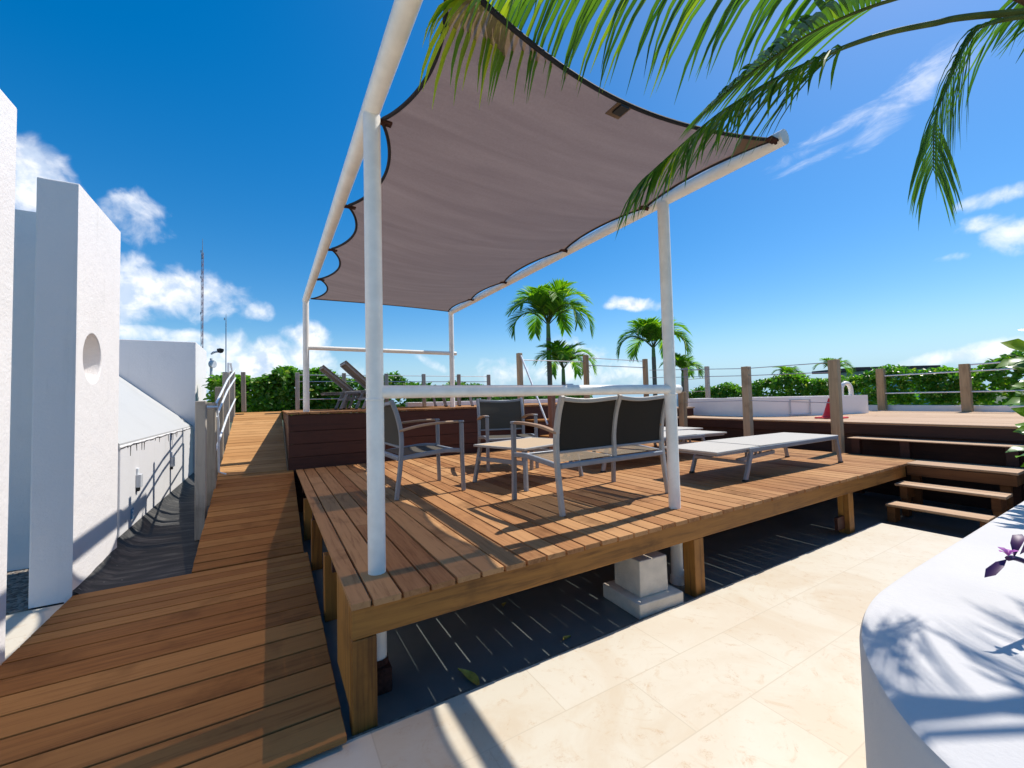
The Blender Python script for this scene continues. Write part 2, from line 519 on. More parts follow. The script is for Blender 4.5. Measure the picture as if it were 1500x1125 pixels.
# roof membrane
m, nt, p, o = newmat('membrane')
g = N(nt, 'ShaderNodeTexCoord')
mp = N(nt, 'ShaderNodeMapping')
mp.inputs['Scale'].default_value = (1.5, 9, 6)
L(nt, g.outputs['Object'], mp.inputs[0])
nA = noise(nt, mp.outputs[0], 1.4, 7, 0.65, 0.6)
nB = noise(nt, g.outputs['Object'], 26, 4, 0.6)
c = mixc(nt, rampv(nt, nA.outputs['Fac'], 0.42, 0.80), (0.022, 0.022, 0.022), (0.12, 0.112, 0.10))
c = mixc(nt, mth(nt, 'MULTIPLY', rampv(nt, nB.outputs['Fac'], 0.68, 0.74), 0.5), c, (0.45, 0.42, 0.38))
L(nt, c, p.inputs['Base Color'])
p.inputs['Roughness'].default_value = 0.8
bump(nt, p, nA.outputs['Fac'], 0.22, 0.012)

m, nt, p, o = newmat('gravel')
g = N(nt, 'ShaderNodeTexCoord')
vo = N(nt, 'ShaderNodeTexVoronoi')
vo.inputs['Scale'].default_value = 38
L(nt, g.outputs['Object'], vo.inputs['Vector'])
c = mixc(nt, rampv(nt, vo.outputs['Color'], 0.1, 0.9), (0.11, 0.085, 0.07), (0.34, 0.29, 0.24))
L(nt, c, p.inputs['Base Color'])
p.inputs['Roughness'].default_value = 0.9
bump(nt, p, mth(nt, 'MULTIPLY', vo.outputs['Distance'], -1.0), 1.0, 0.03)


# ------------------------------------------------------------------ builder
class MB:
    def __init__(s):
        s.v = []
        s.f = []
        s.r = []

    def add(s, vs, fs, rnd=None):
        b = len(s.v)
        s.v.extend([tuple(v) for v in vs])
        r = random.random() if rnd is None else rnd
        for f in fs:
            s.f.append(tuple(b + i for i in f))
            s.r.append(r)

    def box(s, a, b, rnd=None):
        (x0, y0, z0), (x1, y1, z1) = a, b
        vs = [(x0, y0, z0), (x1, y0, z0), (x1, y1, z0), (x0, y1, z0), (x0, y0, z1), (x1, y0, z1), (x1, y1, z1), (x0, y1, z1)]
        s.add(vs, [(0, 3, 2, 1), (4, 5, 6, 7), (0, 1, 5, 4), (1, 2, 6, 5), (2, 3, 7, 6), (3, 0, 4, 7)], rnd)

    def sweep(s, path, w, h, side, rnd=None):
        """rectangular bar along path; w across `side`, h across the other"""
        P = [Vector(p) for p in path]
        side = Vector(side).normalized()
        rings = []
        for i, p in enumerate(P):
            t = (P[min(i + 1, len(P) - 1)] - P[max(i - 1, 0)]).normalized()
            n = side.cross(t).normalized()
            ww = w[i] if isinstance(w, (list, tuple)) else w
            hh = h[i] if isinstance(h, (list, tuple)) else h
            rings.append([p + side * ww / 2 + n * hh / 2, p - side * ww / 2 + n * hh / 2, p - side * ww / 2 - n * hh / 2, p + side * ww / 2 - n * hh / 2])
        vs = [v for r in rings for v in r]
        fs = []
        for i in range(len(P) - 1):
            for k in range(4):
                a, b = i * 4 + k, i * 4 + (k + 1) % 4
                fs.append((a, b, b + 4, a + 4))
        fs.append((3, 2, 1, 0))
        e = (len(P) - 1) * 4
        fs.append((e, e + 1, e + 2, e + 3))
        s.add(vs, fs, rnd)

    def tube(s, path, r, n=10, rnd=None, cap=True):
        P = [Vector(p) for p in path]
        t0 = (P[1] - P[0]).normalized()
        up = Vector((0, 0, 1)) if abs(t0.z) < 0.9 else Vector((1, 0, 0))
        u = t0.cross(up).normalized()
        vs, fs = [], []
        for i, p in enumerate(P):
            t = (P[min(i + 1, len(P) - 1)] - P[max(i - 1, 0)]).normalized()
            u = (u - t * u.dot(t)).normalized()
            v = t.cross(u)
            rr = r[i] if isinstance(r, (list, tuple)) else r
            for k in range(n):
                a = 2 * pi * k / n
                vs.append(p + u * cos(a) * rr + v * sin(a) * rr)
        for i in range(len(P) - 1):
            for k in range(n):
                a, b = i * n + k, i * n + (k + 1) % n
                fs.append((a, b, b + n, a + n))
        if cap:
            fs.append(tuple(reversed(range(n))))
            e = (len(P) - 1) * n
            fs.append(tuple(e + k for k in range(n)))
        s.add(vs, fs, rnd)

    def lathe(s, prof, c, n=24, rnd=None):
        vs, fs = [], []
        for (r, z) in prof:
            for k in range(n):
                a = 2 * pi * k / n
                vs.append((c[0] + r * cos(a), c[1] + r * sin(a), c[2] + z))
        for i in range(len(prof) - 1):
            for k in range(n):
                a, b = i * n + k, i * n + (k + 1) % n
                fs.append((a, b, b + n, a + n))
        s.add(vs, fs, rnd)

    def prism(s, poly, z0, z1, rnd=None):
        n = len(poly)
        vs = [(x, y, z0) for x, y in poly] + [(x, y, z1) for x, y in poly]
        fs = [tuple(reversed(range(n))), tuple(range(n, 2 * n))]
        for i in range(n):
            j = (i + 1) % n
            fs.append((i, j, j + n, i + n))
        s.add(vs, fs, rnd)

    def build(s, name, mat, parent=None, bevel=0.0, smooth=False, loc=None, seg=2):
        me = bpy.data.meshes.new(name)
        me.from_pydata(s.v, [], s.f)
        a = me.attributes.new('rnd', 'FLOAT', 'FACE')
        a.data.foreach_set('value', s.r)
        if smooth:
            me.polygons.foreach_set('use_smooth', [True] * len(me.polygons))
        me.materials.append(MATS[mat])
        me.validate()
        me.update()
        o = bpy.data.objects.new(name, me)
        COL.objects.link(o)
        if parent:
            o.parent = parent
        if loc:
            o.location = loc
        if smooth and smooth != 'all':
            md = o.modifiers.new('split', 'EDGE_SPLIT')
            md.split_angle = radians(40)
        if bevel:
            md = o.modifiers.new('bevel', 'BEVEL')
            md.width = bevel
            md.segments = seg
            md.limit_method = 'ANGLE'
            md.angle_limit = radians(35)
        return o


def thing(name, label, cat, loc=(0, 0, 0), rz=0, group=None):
    o = bpy.data.objects.new(name, None)
    COL.objects.link(o)
    o.location = loc
    o.rotation_euler = (0, 0, rz)
    o.empty_display_size = 0.1
    return tag(o, label, cat, group)


def tag(o, label, cat, group=None):
    o['label'] = label
    o['category'] = cat
    if group:
        o['group'] = group
    return o


def struct(o):
    o['kind'] = 'structure'
    return o


def dup(root, loc, rz, label=None):
    r = root.copy()
    COL.objects.link(r)
    r.location = loc
    r.rotation_euler = (0, 0, rz)
    if label:
        r['label'] = label
    for ch in list(root.children):
        c = ch.copy()
        COL.objects.link(c)
        c.parent = r
        for gch in list(ch.children):
            d = gch.copy()
            COL.objects.link(d)
            d.parent = c
    return r


def mbox(a, b):
    m = MB()
    m.box(a, b)
    return m


def crom(pts, k):
    """Catmull-Rom resample"""
    P = [Vector(p) for p in pts]
    P = [P[0] * 2 - P[1]] + P + [P[-1] * 2 - P[-2]]
    res = []
    for i in range(1, len(P) - 2):
        for j in range(k):
            t = j / k
            a, b, c, d = P[i - 1], P[i], P[i + 1], P[i + 2]
            res.append(0.5 * ((2 * b) + (c - a) * t + (2 * a - 5 * b + 4 * c - d) * t * t + (3 * b - a - 3 * c + d) * t ** 3))
    res.append(P[-2])
    return res


# ------------------------------------------------------------------ setting
ZD, ZU, ZR = 0.58, 1.395, 1.03
XR, XS = 7.80, 7.45          # right deck edge, step edge
YB = 6.73                    # back deck edge

m = MB()
m.add([(-6000, -6000, -14), (6000, -6000, -14), (6000, 6000, -14), (-6000, 6000, -14)], [(0, 1, 2, 3)])
struct(m.build('ground', 'ground_green'))
m = mbox((-6.0, -7.0, -13.9), (16.0, 13.5, -0.35))
struct(m.build('roof_slab', 'slab'))

# stone terrace: L-shaped sheets butted round the pool
m = MB()
m.box((-5.5, -6.5, -0.34), (6.0, 2.035, 0.0))
m.box((-5.5, 2.035, -0.34), (0.27, 4.62, 0.0))
struct(m.build('terrace_floor', 'limestone'))
m = MB()
m.box((0.27, 2.035, -0.34), (6.0, 2.058, -0.006))
m.box((6.0, -6.5, -0.34), (6.022, 2.058, -0.006))
struct(m.build('terrace_edge', 'edge_mosaic'))
m = MB()
m.box((0.275, 2.058, -0.34), (12.0, 12.4, -0.03))
m.box((6.022, -6.5, -0.34), (12.0, 2.058, -0.03))
struct(m.build('pool_basin_floor', 'pool_floor'))

# membrane roof gutter with cove against the wall
m = MB()
prof = [(0.27, -0.02), (-0.2, -0.015), (-0.7, -0.005), (-1.08, 0.0), (-1.2, 0.012), (-1.28, 0.04), (-1.34, 0.09), (-1.386, 0.15)]
ny = 60
vs, fs = [], []
for j in range(ny + 1):
    y = 4.62 + (12.6 - 4.62) * j / ny
    for i, (x, z) in enumerate(prof):
        wob = (0.010 * sin(y * 3.7 + i) + 0.008 * sin(y * 11.3 + i * 2) * sin(y * 1.9) + random.uniform(-.006, .006)) if 3 <= i <= 6 else 0
        vs.append((x + wob * 0.5 if i < 7 else x, y, z + wob * (0.6 if i > 3 else 0.3)))
n = len(prof)
for j in range(ny):
    for i in range(n - 1):
        a = j * n + i
        fs.append((a, a + n, a + n + 1, a + 1))
m.add(vs, fs, 0.5)
struct(m.build('roof_membrane', 'membrane', smooth='all'))
m = mbox((-5.5, 4.62, -0.3), (-1.39, 5.8, 0.012))
struct(m.build('gravel_bed', 'gravel'))

# ---------------------------------------------------------------- white walls at left
m = mbox((-1.60, 2.2, 0), (-1.36, 3.72, 3.40))
tag(m.build('stucco_pillar', 'white_stucco', bevel=0.016, seg=3), 'white stucco fin wall cut off by the left edge of the photo', 'pillar')

# pillar with a round niche
t = thing('stucco_pillar', 'tall white stucco pillar with a round niche beside the boardwalk', 'pillar', (0, 0, 0))
m = MB()
y0, y1, z0, z1 = 4.62, 5.72, -0.02, 3.35
xf, xb = -1.345, -1.585
cy, cz, rr = 4.985, 1.952, 0.215
angs = sorted(set([2 * pi * k / 64 for k in range(64)] + [atan2(zz - cz, yy - cy) % (2 * pi) for yy in (y0, y1) for zz in (z0, z1)]))
inn, outr, bk = [], [], []
for a in angs:
    c_, s_ = cos(a), sin(a)
    ts = []
    if abs(c_) > 1e-6:
        ts.append(((y1 if c_ > 0 else y0) - cy) / c_)
    if abs(s_) > 1e-6:
        ts.append(((z1 if s_ > 0 else z0) - cz) / s_)
    tt = min(ts)
    inn.append((xf, cy + rr * c_, cz + rr * s_))
    outr.append((xf, cy + tt * c_, cz + tt * s_))
    bk.append((xf - 0.17, cy + rr * c_, cz + rr * s_))
n = len(angs)
fs = []
for i in range(n):
    j = (i + 1) % n
    fs.append((i, n + i, n + j, j))
    fs.append((i, j, 2 * n + j, 2 * n + i))
fs.append(tuple(2 * n + i for i in range(n)))
m.add(inn + outr + bk, fs, 0.5)
m.add([(xf, y0, z0), (xf, y1, z0), (xf, y1, z1), (xf, y0, z1), (xb, y0, z0), (xb, y1, z0), (xb, y1, z1), (xb, y0, z1)],
      [(4, 7, 6, 5), (0, 3, 7, 4), (1, 5, 6, 2), (3, 2, 6, 7)], 0.5)
sh = m.build('shaft', 'white_stucco', t)
wd_ = sh.modifiers.new('weld', 'WELD')
wd_.merge_threshold = 0.0005
bv_ = sh.modifiers.new('bevel', 'BEVEL')
bv_.width = 0.012
bv_.segments = 3
bv_.limit_method = 'ANGLE'
bv_.angle_limit = radians(50)

m = mbox((-5.5, 5.80, 0), (-1.59, 6.0, 3.46))
tag(m.build('recess_wall', 'white_stucco'), 'plain white wall in shade between the two pillars above gravel', 'wall')

t = thing('parapet_wall', 'low white parapet with cracked top edge along the dark roof gutter', 'wall')
m = mbox((-1.60, 6.003, 0), (-1.39, 12.6, 1.11))
m.build('wall', 'wall_stucco', t, bevel=0.015)
m = MB()
random.seed(3)
pts = []
y = 6.0
while y < 10.6:
    pts.append((-1.388, y, 1.085 + random.uniform(-0.012, 0.012)))
    if random.random() < 0.33:
        l = random.uniform(0.02, 0.12)
        m.tube([(-1.388, y, 1.085), (-1.388, y + random.uniform(-.03, .03), 1.085 - l)], [0.007, 0.003], 5, 0.5)
    y += 0.12
m.tube(pts, [random.uniform(0.003, 0.008) for _ in pts], 5, 0.5)
m.build('crack', 'crack', t)

m = MB()
m.add([(-1.40, 6.0, 1.13), (-1.40, 10.878, 1.13), (-5.0, 10.878, 4.334), (-5.0, 6.0, 4.334),
       (-1.40, 6.0, 1.05), (-1.40, 10.878, 1.05), (-5.0, 10.878, 0.9), (-5.0, 6.0, 0.9)],
      [(0, 1, 2, 3), (0, 4, 5, 1), (0, 3, 7, 4), (1, 5, 6, 2), (2, 6, 7, 3), (4, 7, 6, 5)])
tag(m.build('sloped_roof', 'roof_stucco'), 'smooth white sloping roof rising behind the parapet', 'roof')
m = mbox((-5.2, 10.88, 0), (-1.352, 12.6, 2.885))
tag(m.build('stair_bulkhead', 'white_stucco', bevel=0.012), 'boxy white rooftop bulkhead beyond the sloping roof', 'bulkhead')

# small fittings on the parapet
t = thing('wall_light', 'small white box fitting on the parapet beside the pillar', 'wall fitting', (-1.39, 6.63, 0.63), 0, 'fittings on the parapet')
m = mbox((0.001, -0.045, -0.07), (0.05, 0.045, 0.085))
m.build('housing', 'grey_plastic', t, bevel=0.006)
m = mbox((0.003, -0.03, -0.115), (0.03, 0.03, -0.071))
m.build('lens', 'rubber', t)
m = mbox((0.001, -0.03, 0.086), (0.02, 0.03, 0.16))
m.build('bracket', 'white_tube', t, bevel=0.004)
dup(t, (-1.39, 8.6, 0.63), 0, 'small pale box fitting on the parapet, farther along near the handrail shadow')
t = thing('wall_sign', 'small blue square sign low on the white parapet', 'sign', (-1.39, 6.44, 0.29))
m = mbox((0.001, -0.05, -0.06), (0.008, 0.05, 0.06))
m.build('plate', 'blue_sign', t)
m = MB()
m.tube([(0.011, 0.02, 0.035), (0.011, 0.02, -0.04)], 0.004, 5)
m.tube([(0.011, 0.02, 0.0), (0.011, -0.02, 0.0), (0.011, -0.02, -0.04)], 0.004, 5)
m.tube([(0.011, 0.0, 0.04), (0.011, -0.02, 0.03)], 0.005, 5)
m.build('emblem', 'white_tube', t)

# security camera on a pole behind the bulkhead
t = thing('security_camera', 'dark dome camera on a slim pole at the corner of the white bulkhead', 'camera', (-1.30, 13.0, 0))
m = MB()
m.tube([(0, 0, 0), (0, 0, 2.75)], 0.03, 8)
m.build('pole', 'grey_plastic', t)
m = MB()
m.tube([(0, 0, 2.86), (0.05, -0.05, 2.9), (0.2, -0.1, 2.93)], [0.02, 0.03, 0.02], 8)
m.build('bracket', 'grey_plastic', t, smooth=True)
m = MB()
m.tube([(0.0, 0.0, 2.6), (0.06, -0.04, 2.6)], 0.10, 10)
m.build('junction_box', 'grey_plastic', t, smooth=True)
m = MB()
m.lathe([(0.001, -0.07), (0.05, -0.055), (0.075, -0.01), (0.075, 0.04), (0.001, 0.06)], (0.2, -0.1, 2.95), 14)
m.build('dome', 'black_plastic', t, smooth=True)

# ---------------------------------------------------------------- boardwalk + ramps
def board_x(m, x0, x1, ya, yb, za, zb, th=0.03, rnd=None):
    dz = random.uniform(-0.0012, 0.0012)
    m.add([(x0, ya, za - th + dz), (x1, ya, za - th + dz), (x1, yb, zb - th + dz), (x0, yb, zb - th + dz),
           (x0, ya, za + dz), (x1, ya, za + dz), (x1, yb, zb + dz), (x0, yb, zb + dz)],
          [(0, 3, 2, 1), (4, 5, 6, 7), (0, 1, 5, 4), (1, 2, 6, 5), (2, 3, 7, 6), (3, 0, 4, 7)], rnd)


random.seed(11)
t = thing('boardwalk', 'broad brown timber boardwalk laid crosswise in front of the pillars', 'boardwalk')
m = MB()
y = 1.995
while y < 4.60:
    w = 0.203 if y < 3.7 else 0.135
    board_x(m, -1.342 if y > 2.9 else -1.342, 0.287 + (y - 2) * 0.012, y, min(y + w - 0.013 + random.uniform(-.002, .002), 4.655), 0.052, 0.052)
    y += w
m.build('boards', 'deck_wood_x', t, bevel=0.004)
m = MB()
for x in (-1.2, -0.55, 0.05):
    m.box((x, 2.03, 0.001), (x + 0.07, 4.6, 0.021))
m.build('joist', 'dark_wood_y', t)


def ramp(name, label, ya, za, yb, zb, xl, xr, pitch, mat):
    t = thing(name, label, 'ramp')
    m = MB()
    Ln = sqrt((yb - ya) ** 2 + (zb - za) ** 2)
    k = round(Ln / pitch)
    for i in range(k):
        a = i / k
        b = (i + 1) / k - (0.010 + random.uniform(-.002, .002)) / Ln
        board_x(m, xl + random.uniform(-.004, .004), xr, ya + (yb - ya) * a, ya + (yb - ya) * b, za + (zb - za) * a, za + (zb - za) * b)
    m.build('boards', mat, t, bevel=0.003)
    m = MB()
    for x in (xl + 0.01, (xl + xr) / 2, xr - 0.06):
        m.add([(x, ya + .02, za - 0.15), (x + 0.05, ya + .02, za - 0.15), (x + 0.05, yb - .02, zb - 0.15), (x, yb - .02, zb - 0.15),
               (x, ya + .02, za - 0.032), (x + 0.05, ya + .02, za - 0.032), (x + 0.05, yb - .02, zb - 0.032), (x, yb - .02, zb - 0.032)],
              [(0, 3, 2, 1), (4, 5, 6, 7), (0, 1, 5, 4), (1, 2, 6, 5), (2, 3, 7, 6), (3, 0, 4, 7)])
    m.build('stringer', 'dark_wood_y', t)
    return t


ramp('timber_ramp', 'lower brown timber ramp climbing beside the lounge platform', 4.662, 0.052, 6.75, 0.58, -0.605, 0.285, 0.125, 'deck_wood_x')
t = ramp('timber_ramp', 'sunlit upper timber ramp climbing to the back deck', 6.757, 0.584, 10.0, ZU - 0.012, -0.605, 0.205, 0.150, 'ramp_wood')

# ---------------------------------------------------------------- lounge platform
def board_y(m, x0, x1, ya, yb, z, th=0.030, rnd=None):
    dz = random.uniform(-0.0012, 0.0012)
    z += dz
    vs = []
    L_ = yb - ya
    secs = ((ya, 0.002), (ya + min(0.05, L_ * 0.3), 0.002), (ya + min(0.06, L_ * 0.35), 0.016), (yb, 0.016))
    for yy_, b in secs:
        for xx, zz_ in ((x0, z), (x0, z - 0.019), (x0 + b, z - th), (x1 - b, z - th), (x1, z - 0.019), (x1, z)):
            vs.append((xx, yy_, zz_))
    n = 6
    fs = [tuple(range(n)), tuple(reversed(range(3 * n, 4 * n)))]
    for q in range(3):
        for i in range(n):
            j = (i + 1) % n
            fs.append((q * n + j, q * n + i, (q + 1) * n + i, (q + 1) * n + j))
    m.add(vs, fs, rnd)


random.seed(5)
t = thing('lounge_platform', 'raised brown timber platform carrying the sofa, chairs and loungers', 'deck platform')
m = MB()
x = 0.318
edges = [0.318, 0.417]
while edges[-1] < 7.4:
    edges.append(edges[-1] + 0.1425)
wide = set([3, 6, 7, 10, 15, 19, 22, 24, 33, 38])
for i in range(len(edges) - 1):
    gap = (0.0158 if i in wide else 0.0122) + random.uniform(-0.0008, 0.0008)
    xa, xb_ = edges[i], min(edges[i + 1] - gap, 7.45)
    cuts = [2.047 + random.uniform(-.005, .005)]
    if random.random() < 0.75:
        cuts.append(random.uniform(3.3, 6.0))
    cuts.append(YB - 0.004)
    if xa > 6.95:
        cuts[0] = 2.07
    for a, b in zip(cuts[:-1], cuts[1:]):
        board_y(m, xa, xb_, a, b - 0.003, ZD)
m.build('boards', 'deck_wood', t, bevel=0.0025)
m = mbox((0.322, 2.066, 0.408), (6.95, 2.118, 0.548))
m.build('fascia_beam', 'beam_wood', t, bevel=0.006)
m = MB()
for yy in (2.9, 4.3, 5.7, 6.6):
    m.box((0.34, yy, 0.43), (7.4, yy + 0.05, 0.547))
m.build('joist', 'dark_wood', t)
m = mbox((0.322, 2.121, 0.06), (0.352, 2.56, 0.547))
m.build('side_panel', 'post_wood', t, bevel=0.004)
for (lx, ly) in ((0.322, 2.066), (2.775, 2.07), (5.36, 2.075)):
    wdt = 0.112
    m = mbox((lx, ly + 0.0, -0.03), (lx + wdt, ly + 0.052 if lx > 1 else ly + 0.05, 0.406))
    m.box((lx + .002, ly + 0.053, -0.03), (lx + wdt - .002, ly + 0.105, 0.406))
    m.build('leg', 'post_wood', t, bevel=0.004)
for lx, ly in ((0.33, 3.25), (0.33, 4.3), (0.33, 5.3), (2.8, 4.3), (5.4, 4.3), (2.8, 6.55), (5.4, 6.55)):
    mbox((lx, ly, -0.03), (lx + 0.09, ly + 0.09, 0.428)).build('leg', 'post_wood', t, bevel=0.004)
m = mbox((5.2, 2.12, 0.03), (5.36, 2.15, 0.16))
m.build('brace', 'dark_wood', t)

# stairs at the right end, down to the terrace
t = thing('timber_stairs', 'open timber stairs at the right end of the lounge platform', 'stairs')
m = MB()
for i in range(4):
    board_y(m, 6.955 + i * 0.124, 6.955 + i * 0.124 + 0.117, 1.15, 2.062, ZD)
m.build('top_tread', 'pale_deck', t, bevel=0.003)
m = MB()
m.box((6.955, 1.16, 0.43), (6.995, 2.06, 0.547))
m.box((7.0, 1.16, 0.43), (7.44, 1.20, 0.547))
m.build('fascia', 'stair_wood', t, bevel=0.003)
for (xa, xb_, z, ya, yb) in ((6.58, 6.86, 0.37, 1.18, 2.07), (6.22, 6.49, 0.18, 1.24, 2.05)):
    m = MB()
    board_y(m, xa, (xa + xb_) / 2 - .003, ya, yb, z)
    board_y(m, (xa + xb_) / 2 + .003, xb_, ya, yb, z)
    m.build('tread', 'pale_deck', t, bevel=0.003)
for yy in (1.22, 1.96):
    m = MB()
    m.box((6.60, yy, 0.20), (6.84, yy + 0.07, 0.338))
    m.box((6.62, yy + .005, -0.02), (6.74, yy + 0.065, 0.199))
    m.build('support', 'stair_wood', t, bevel=0.003)
    m = mbox((6.26, yy + .02, -0.03), (6.42, yy + 0.09, 0.148))
    m.build('support', 'stair_wood', t, bevel=0.003)
    m = mbox((7.02, yy, -0.03), (7.10, yy + 0.08, 0.428))
    m.build('support', 'stair_wood', t, bevel=0.003)

# intermediate step between the platform and right deck
t = thing('long_step', 'long low timber step running below the right deck edge', 'step')
m = MB()
m.box((XS, -0.4, 0.803), (XS + 0.16, 2.86, 0.815))
m.box((XS + 0.167, -0.4, 0.803), (XR - .005, 2.86, 0.815))
m.build('tread', 'pale_deck', t, bevel=0.003)
for yy in (2.72, 2.17, 1.22, 0.4):
    mbox((XS + 0.02, yy, 0.0), (XS + 0.12, yy + 0.10, 0.802)).build('support', 'dark_wood_y', t, bevel=0.004)

# ---------------------------------------------------------------- upper decks
random.seed(21)
t = thing('back_deck', 'raised back deck with dark plank front behind the lounge chairs', 'deck')
m = MB()
x = 0.215
while x < 7.78:
    board_y(m, x, min(x + 0.135, 7.79), YB - 0.02, 10.0, ZU)
    x += 0.143
m.build('boards', 'deck_wood', t, bevel=0.003)
m = MB()
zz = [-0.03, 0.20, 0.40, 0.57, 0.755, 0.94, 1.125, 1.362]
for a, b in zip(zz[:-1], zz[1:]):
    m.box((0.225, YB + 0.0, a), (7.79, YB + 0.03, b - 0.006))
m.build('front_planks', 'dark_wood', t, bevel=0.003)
mbox((0.27, YB + 0.035, -0.03), (7.78, YB + 0.06, 1.36)).build('added_backing', 'dark_wood', t)  # dark sheet added so nothing lit shows through the plank gaps
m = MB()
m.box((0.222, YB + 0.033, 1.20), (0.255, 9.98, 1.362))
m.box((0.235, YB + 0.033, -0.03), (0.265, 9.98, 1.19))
m.build('side_planks', 'dark_wood_y', t, bevel=0.003)

t = thing('right_deck', 'pale sunlit upper deck on the right with a dark fascia', 'deck')
m = MB()
x = XR
while x < 12.3:
    cuts = [-3.0, random.uniform(0, 6), 9.8]
    for a, b in zip(cuts[:-1], cuts[1:]):
        board_y(m, x, x + 0.135, a, b - 0.004, ZR)
    x += 0.143
m.build('boards', 'pale_deck', t, bevel=0.003)
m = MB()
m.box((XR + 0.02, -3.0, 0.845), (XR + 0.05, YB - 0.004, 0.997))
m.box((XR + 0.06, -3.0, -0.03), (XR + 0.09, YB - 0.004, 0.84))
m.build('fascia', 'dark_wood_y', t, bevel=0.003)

# inner steps from platform up to the back deck
t = thing('inner_steps', 'dark timber steps under the sloping handrail behind the sofa', 'stairs')
for (z, ya, yb) in ((0.85, 5.75, 6.25), (1.12, 6.25, 6.72)):
    mbox((4.2, ya, z - 0.03), (5.9, yb - .005, z)).build('tread', 'deck_wood_x', t, bevel=0.003)
    mbox((4.22, ya + 0.02, 0.581), (5.88, ya + 0.05, z - 0.031)).build('riser', 'dark_wood', t)

# ---------------------------------------------------------------- pergola and sail
t = thing('steel_pergola', 'white painted tube pergola standing over the lounge platform', 'pergola')


def tubeobj(name, path, r, mat, parent, n=20):
    m = MB()
    m.tube(path, r, n)
    return m.build(name, mat, parent, smooth=True)


ZB = 3.17
tubeobj('post', [(0.502, 2.368, 0.07), (0.502, 2.368, 3.135)], 0.047, 'white_paint', t)
tubeobj('post', [(2.885, 2.322, 0.02), (2.885, 2.322, 3.135)], 0.047, 'white_paint', t)
tubeobj('post', [(0.488, 7.218, -0.03), (0.488, 7.218, 3.14)], 0.045, 'white_paint', t)
tubeobj('post', [(2.93, 7.218, -0.03), (2.93, 7.218, 3.14)], 0.045, 'white_paint', t)
tubeobj('beam', [(0.50, 1.36, ZB), (0.497, 4.0, ZB), (0.492, 7.2, ZB), (0.488, 7.225, ZB - 0.012), (0.488, 7.228, ZB - 0.04)], 0.050, 'white_paint', t)
tubeobj('beam', [(2.90, 1.36, ZB), (2.905, 4.0, ZB), (2.925, 7.2, ZB), (2.93, 7.225, ZB - 0.012), (2.93, 7.228, ZB - 0.04)], 0.050, 'white_paint', t)
tubeobj('rail', [(0.47, 2.368, 1.562), (2.985, 2.320, 1.557)], 0.037, 'white_paint', t)
tubeobj('rail', [(0.455, 7.218, 2.40), (3.02, 7.218, 2.395)], 0.034, 'white_paint', t)
m = MB()
m.tube([(2.986, 2.32, 1.557), (2.992, 2.32, 1.557)], 0.0375, 20)
m.build('end_cap', 'white_tube', t, smooth=True)
for (jx, jy, jz) in ((0.502, 2.368, 1.562), (2.885, 2.322, 1.557)):
    m = MB()
    m.lathe([(0.0465, -0.05), (0.0505, -0.043), (0.0495, -0.036), (0.0465, -0.032)], (jx, jy, jz), 20)
    m.build('weld_collar', 'white_paint', t, smooth=True)
m = MB()
m.tube([(1.815, 2.342, 1.594), (1.87, 2.34, 1.594)], 0.012, 8)
m.build('clip', 'white_tube', t)
m = MB()
m.box((0.47, 2.29, -0.03), (0.56, 2.45, 0.10))
m.lathe([(0.056, 0.10), (0.052, 0.14), (0.047, 0.12)], (0.502, 2.368, 0), 14)
m.build('foot', 'rust', t, bevel=0.01)
m = MB()
m.lathe([(0.06, -0.03), (0.055, 0.03), (0.048, 0.035)], (2.885, 2.322, 0), 14)
m.tube([(2.92, 2.32, 0.03), (2.97, 2.25, 0.05), (2.93, 2.19, 0.06), (2.90, 2.18, 0.05)], [0.035, 0.04, 0.04, 0.03], 8)
m.build('foot', 'white_paint', t, smooth=True)

# sail
YF, YE = 1.40, 7.10
attL = [1.40, 2.41, 3.61, 4.72, 5.93, 7.10]
attR = [1.40, 2.47, 3.62, 5.00, 6.10, 7.10]


def scal(y, att, depth):
    for a, b in zip(att[:-1], att[1:]):
        if a <= y <= b:
            tt = (y - a) / (b - a)
            return depth * (b - a) * max(0.0, sin(pi * tt)) ** 0.72
    return 0.0


def sailpt(u, v):
    yF = YF + 0.20 * (sin(pi * u)) ** 0.85
    yE = YE - 0.16 * sin(pi * u)
    y = yF + (yE - yF) * v
    yy = YF + (YE - YF) * v
    xl = 0.555
    xr = 2.845
    x = xl + (xr - xl) * u
    x += scal(yy, attL, 0.140) * (1 - u) ** 5
    x -= scal(yy, attR, 0.085) * u ** 5
    edge = sin(pi * u)
    sag = 0.13 * edge * (0.15 + 0.85 * sin(pi * v) ** 0.7)
    rip = 0.004 * edge * sin(yy * 3.4 + u * 1.6) + 0.0006 * edge * sin(yy * 9 - u * 2) + 0.0002 * edge * sin(yy * 19 + u * 3)
    return Vector((x, y, 3.155 - sag + rip))


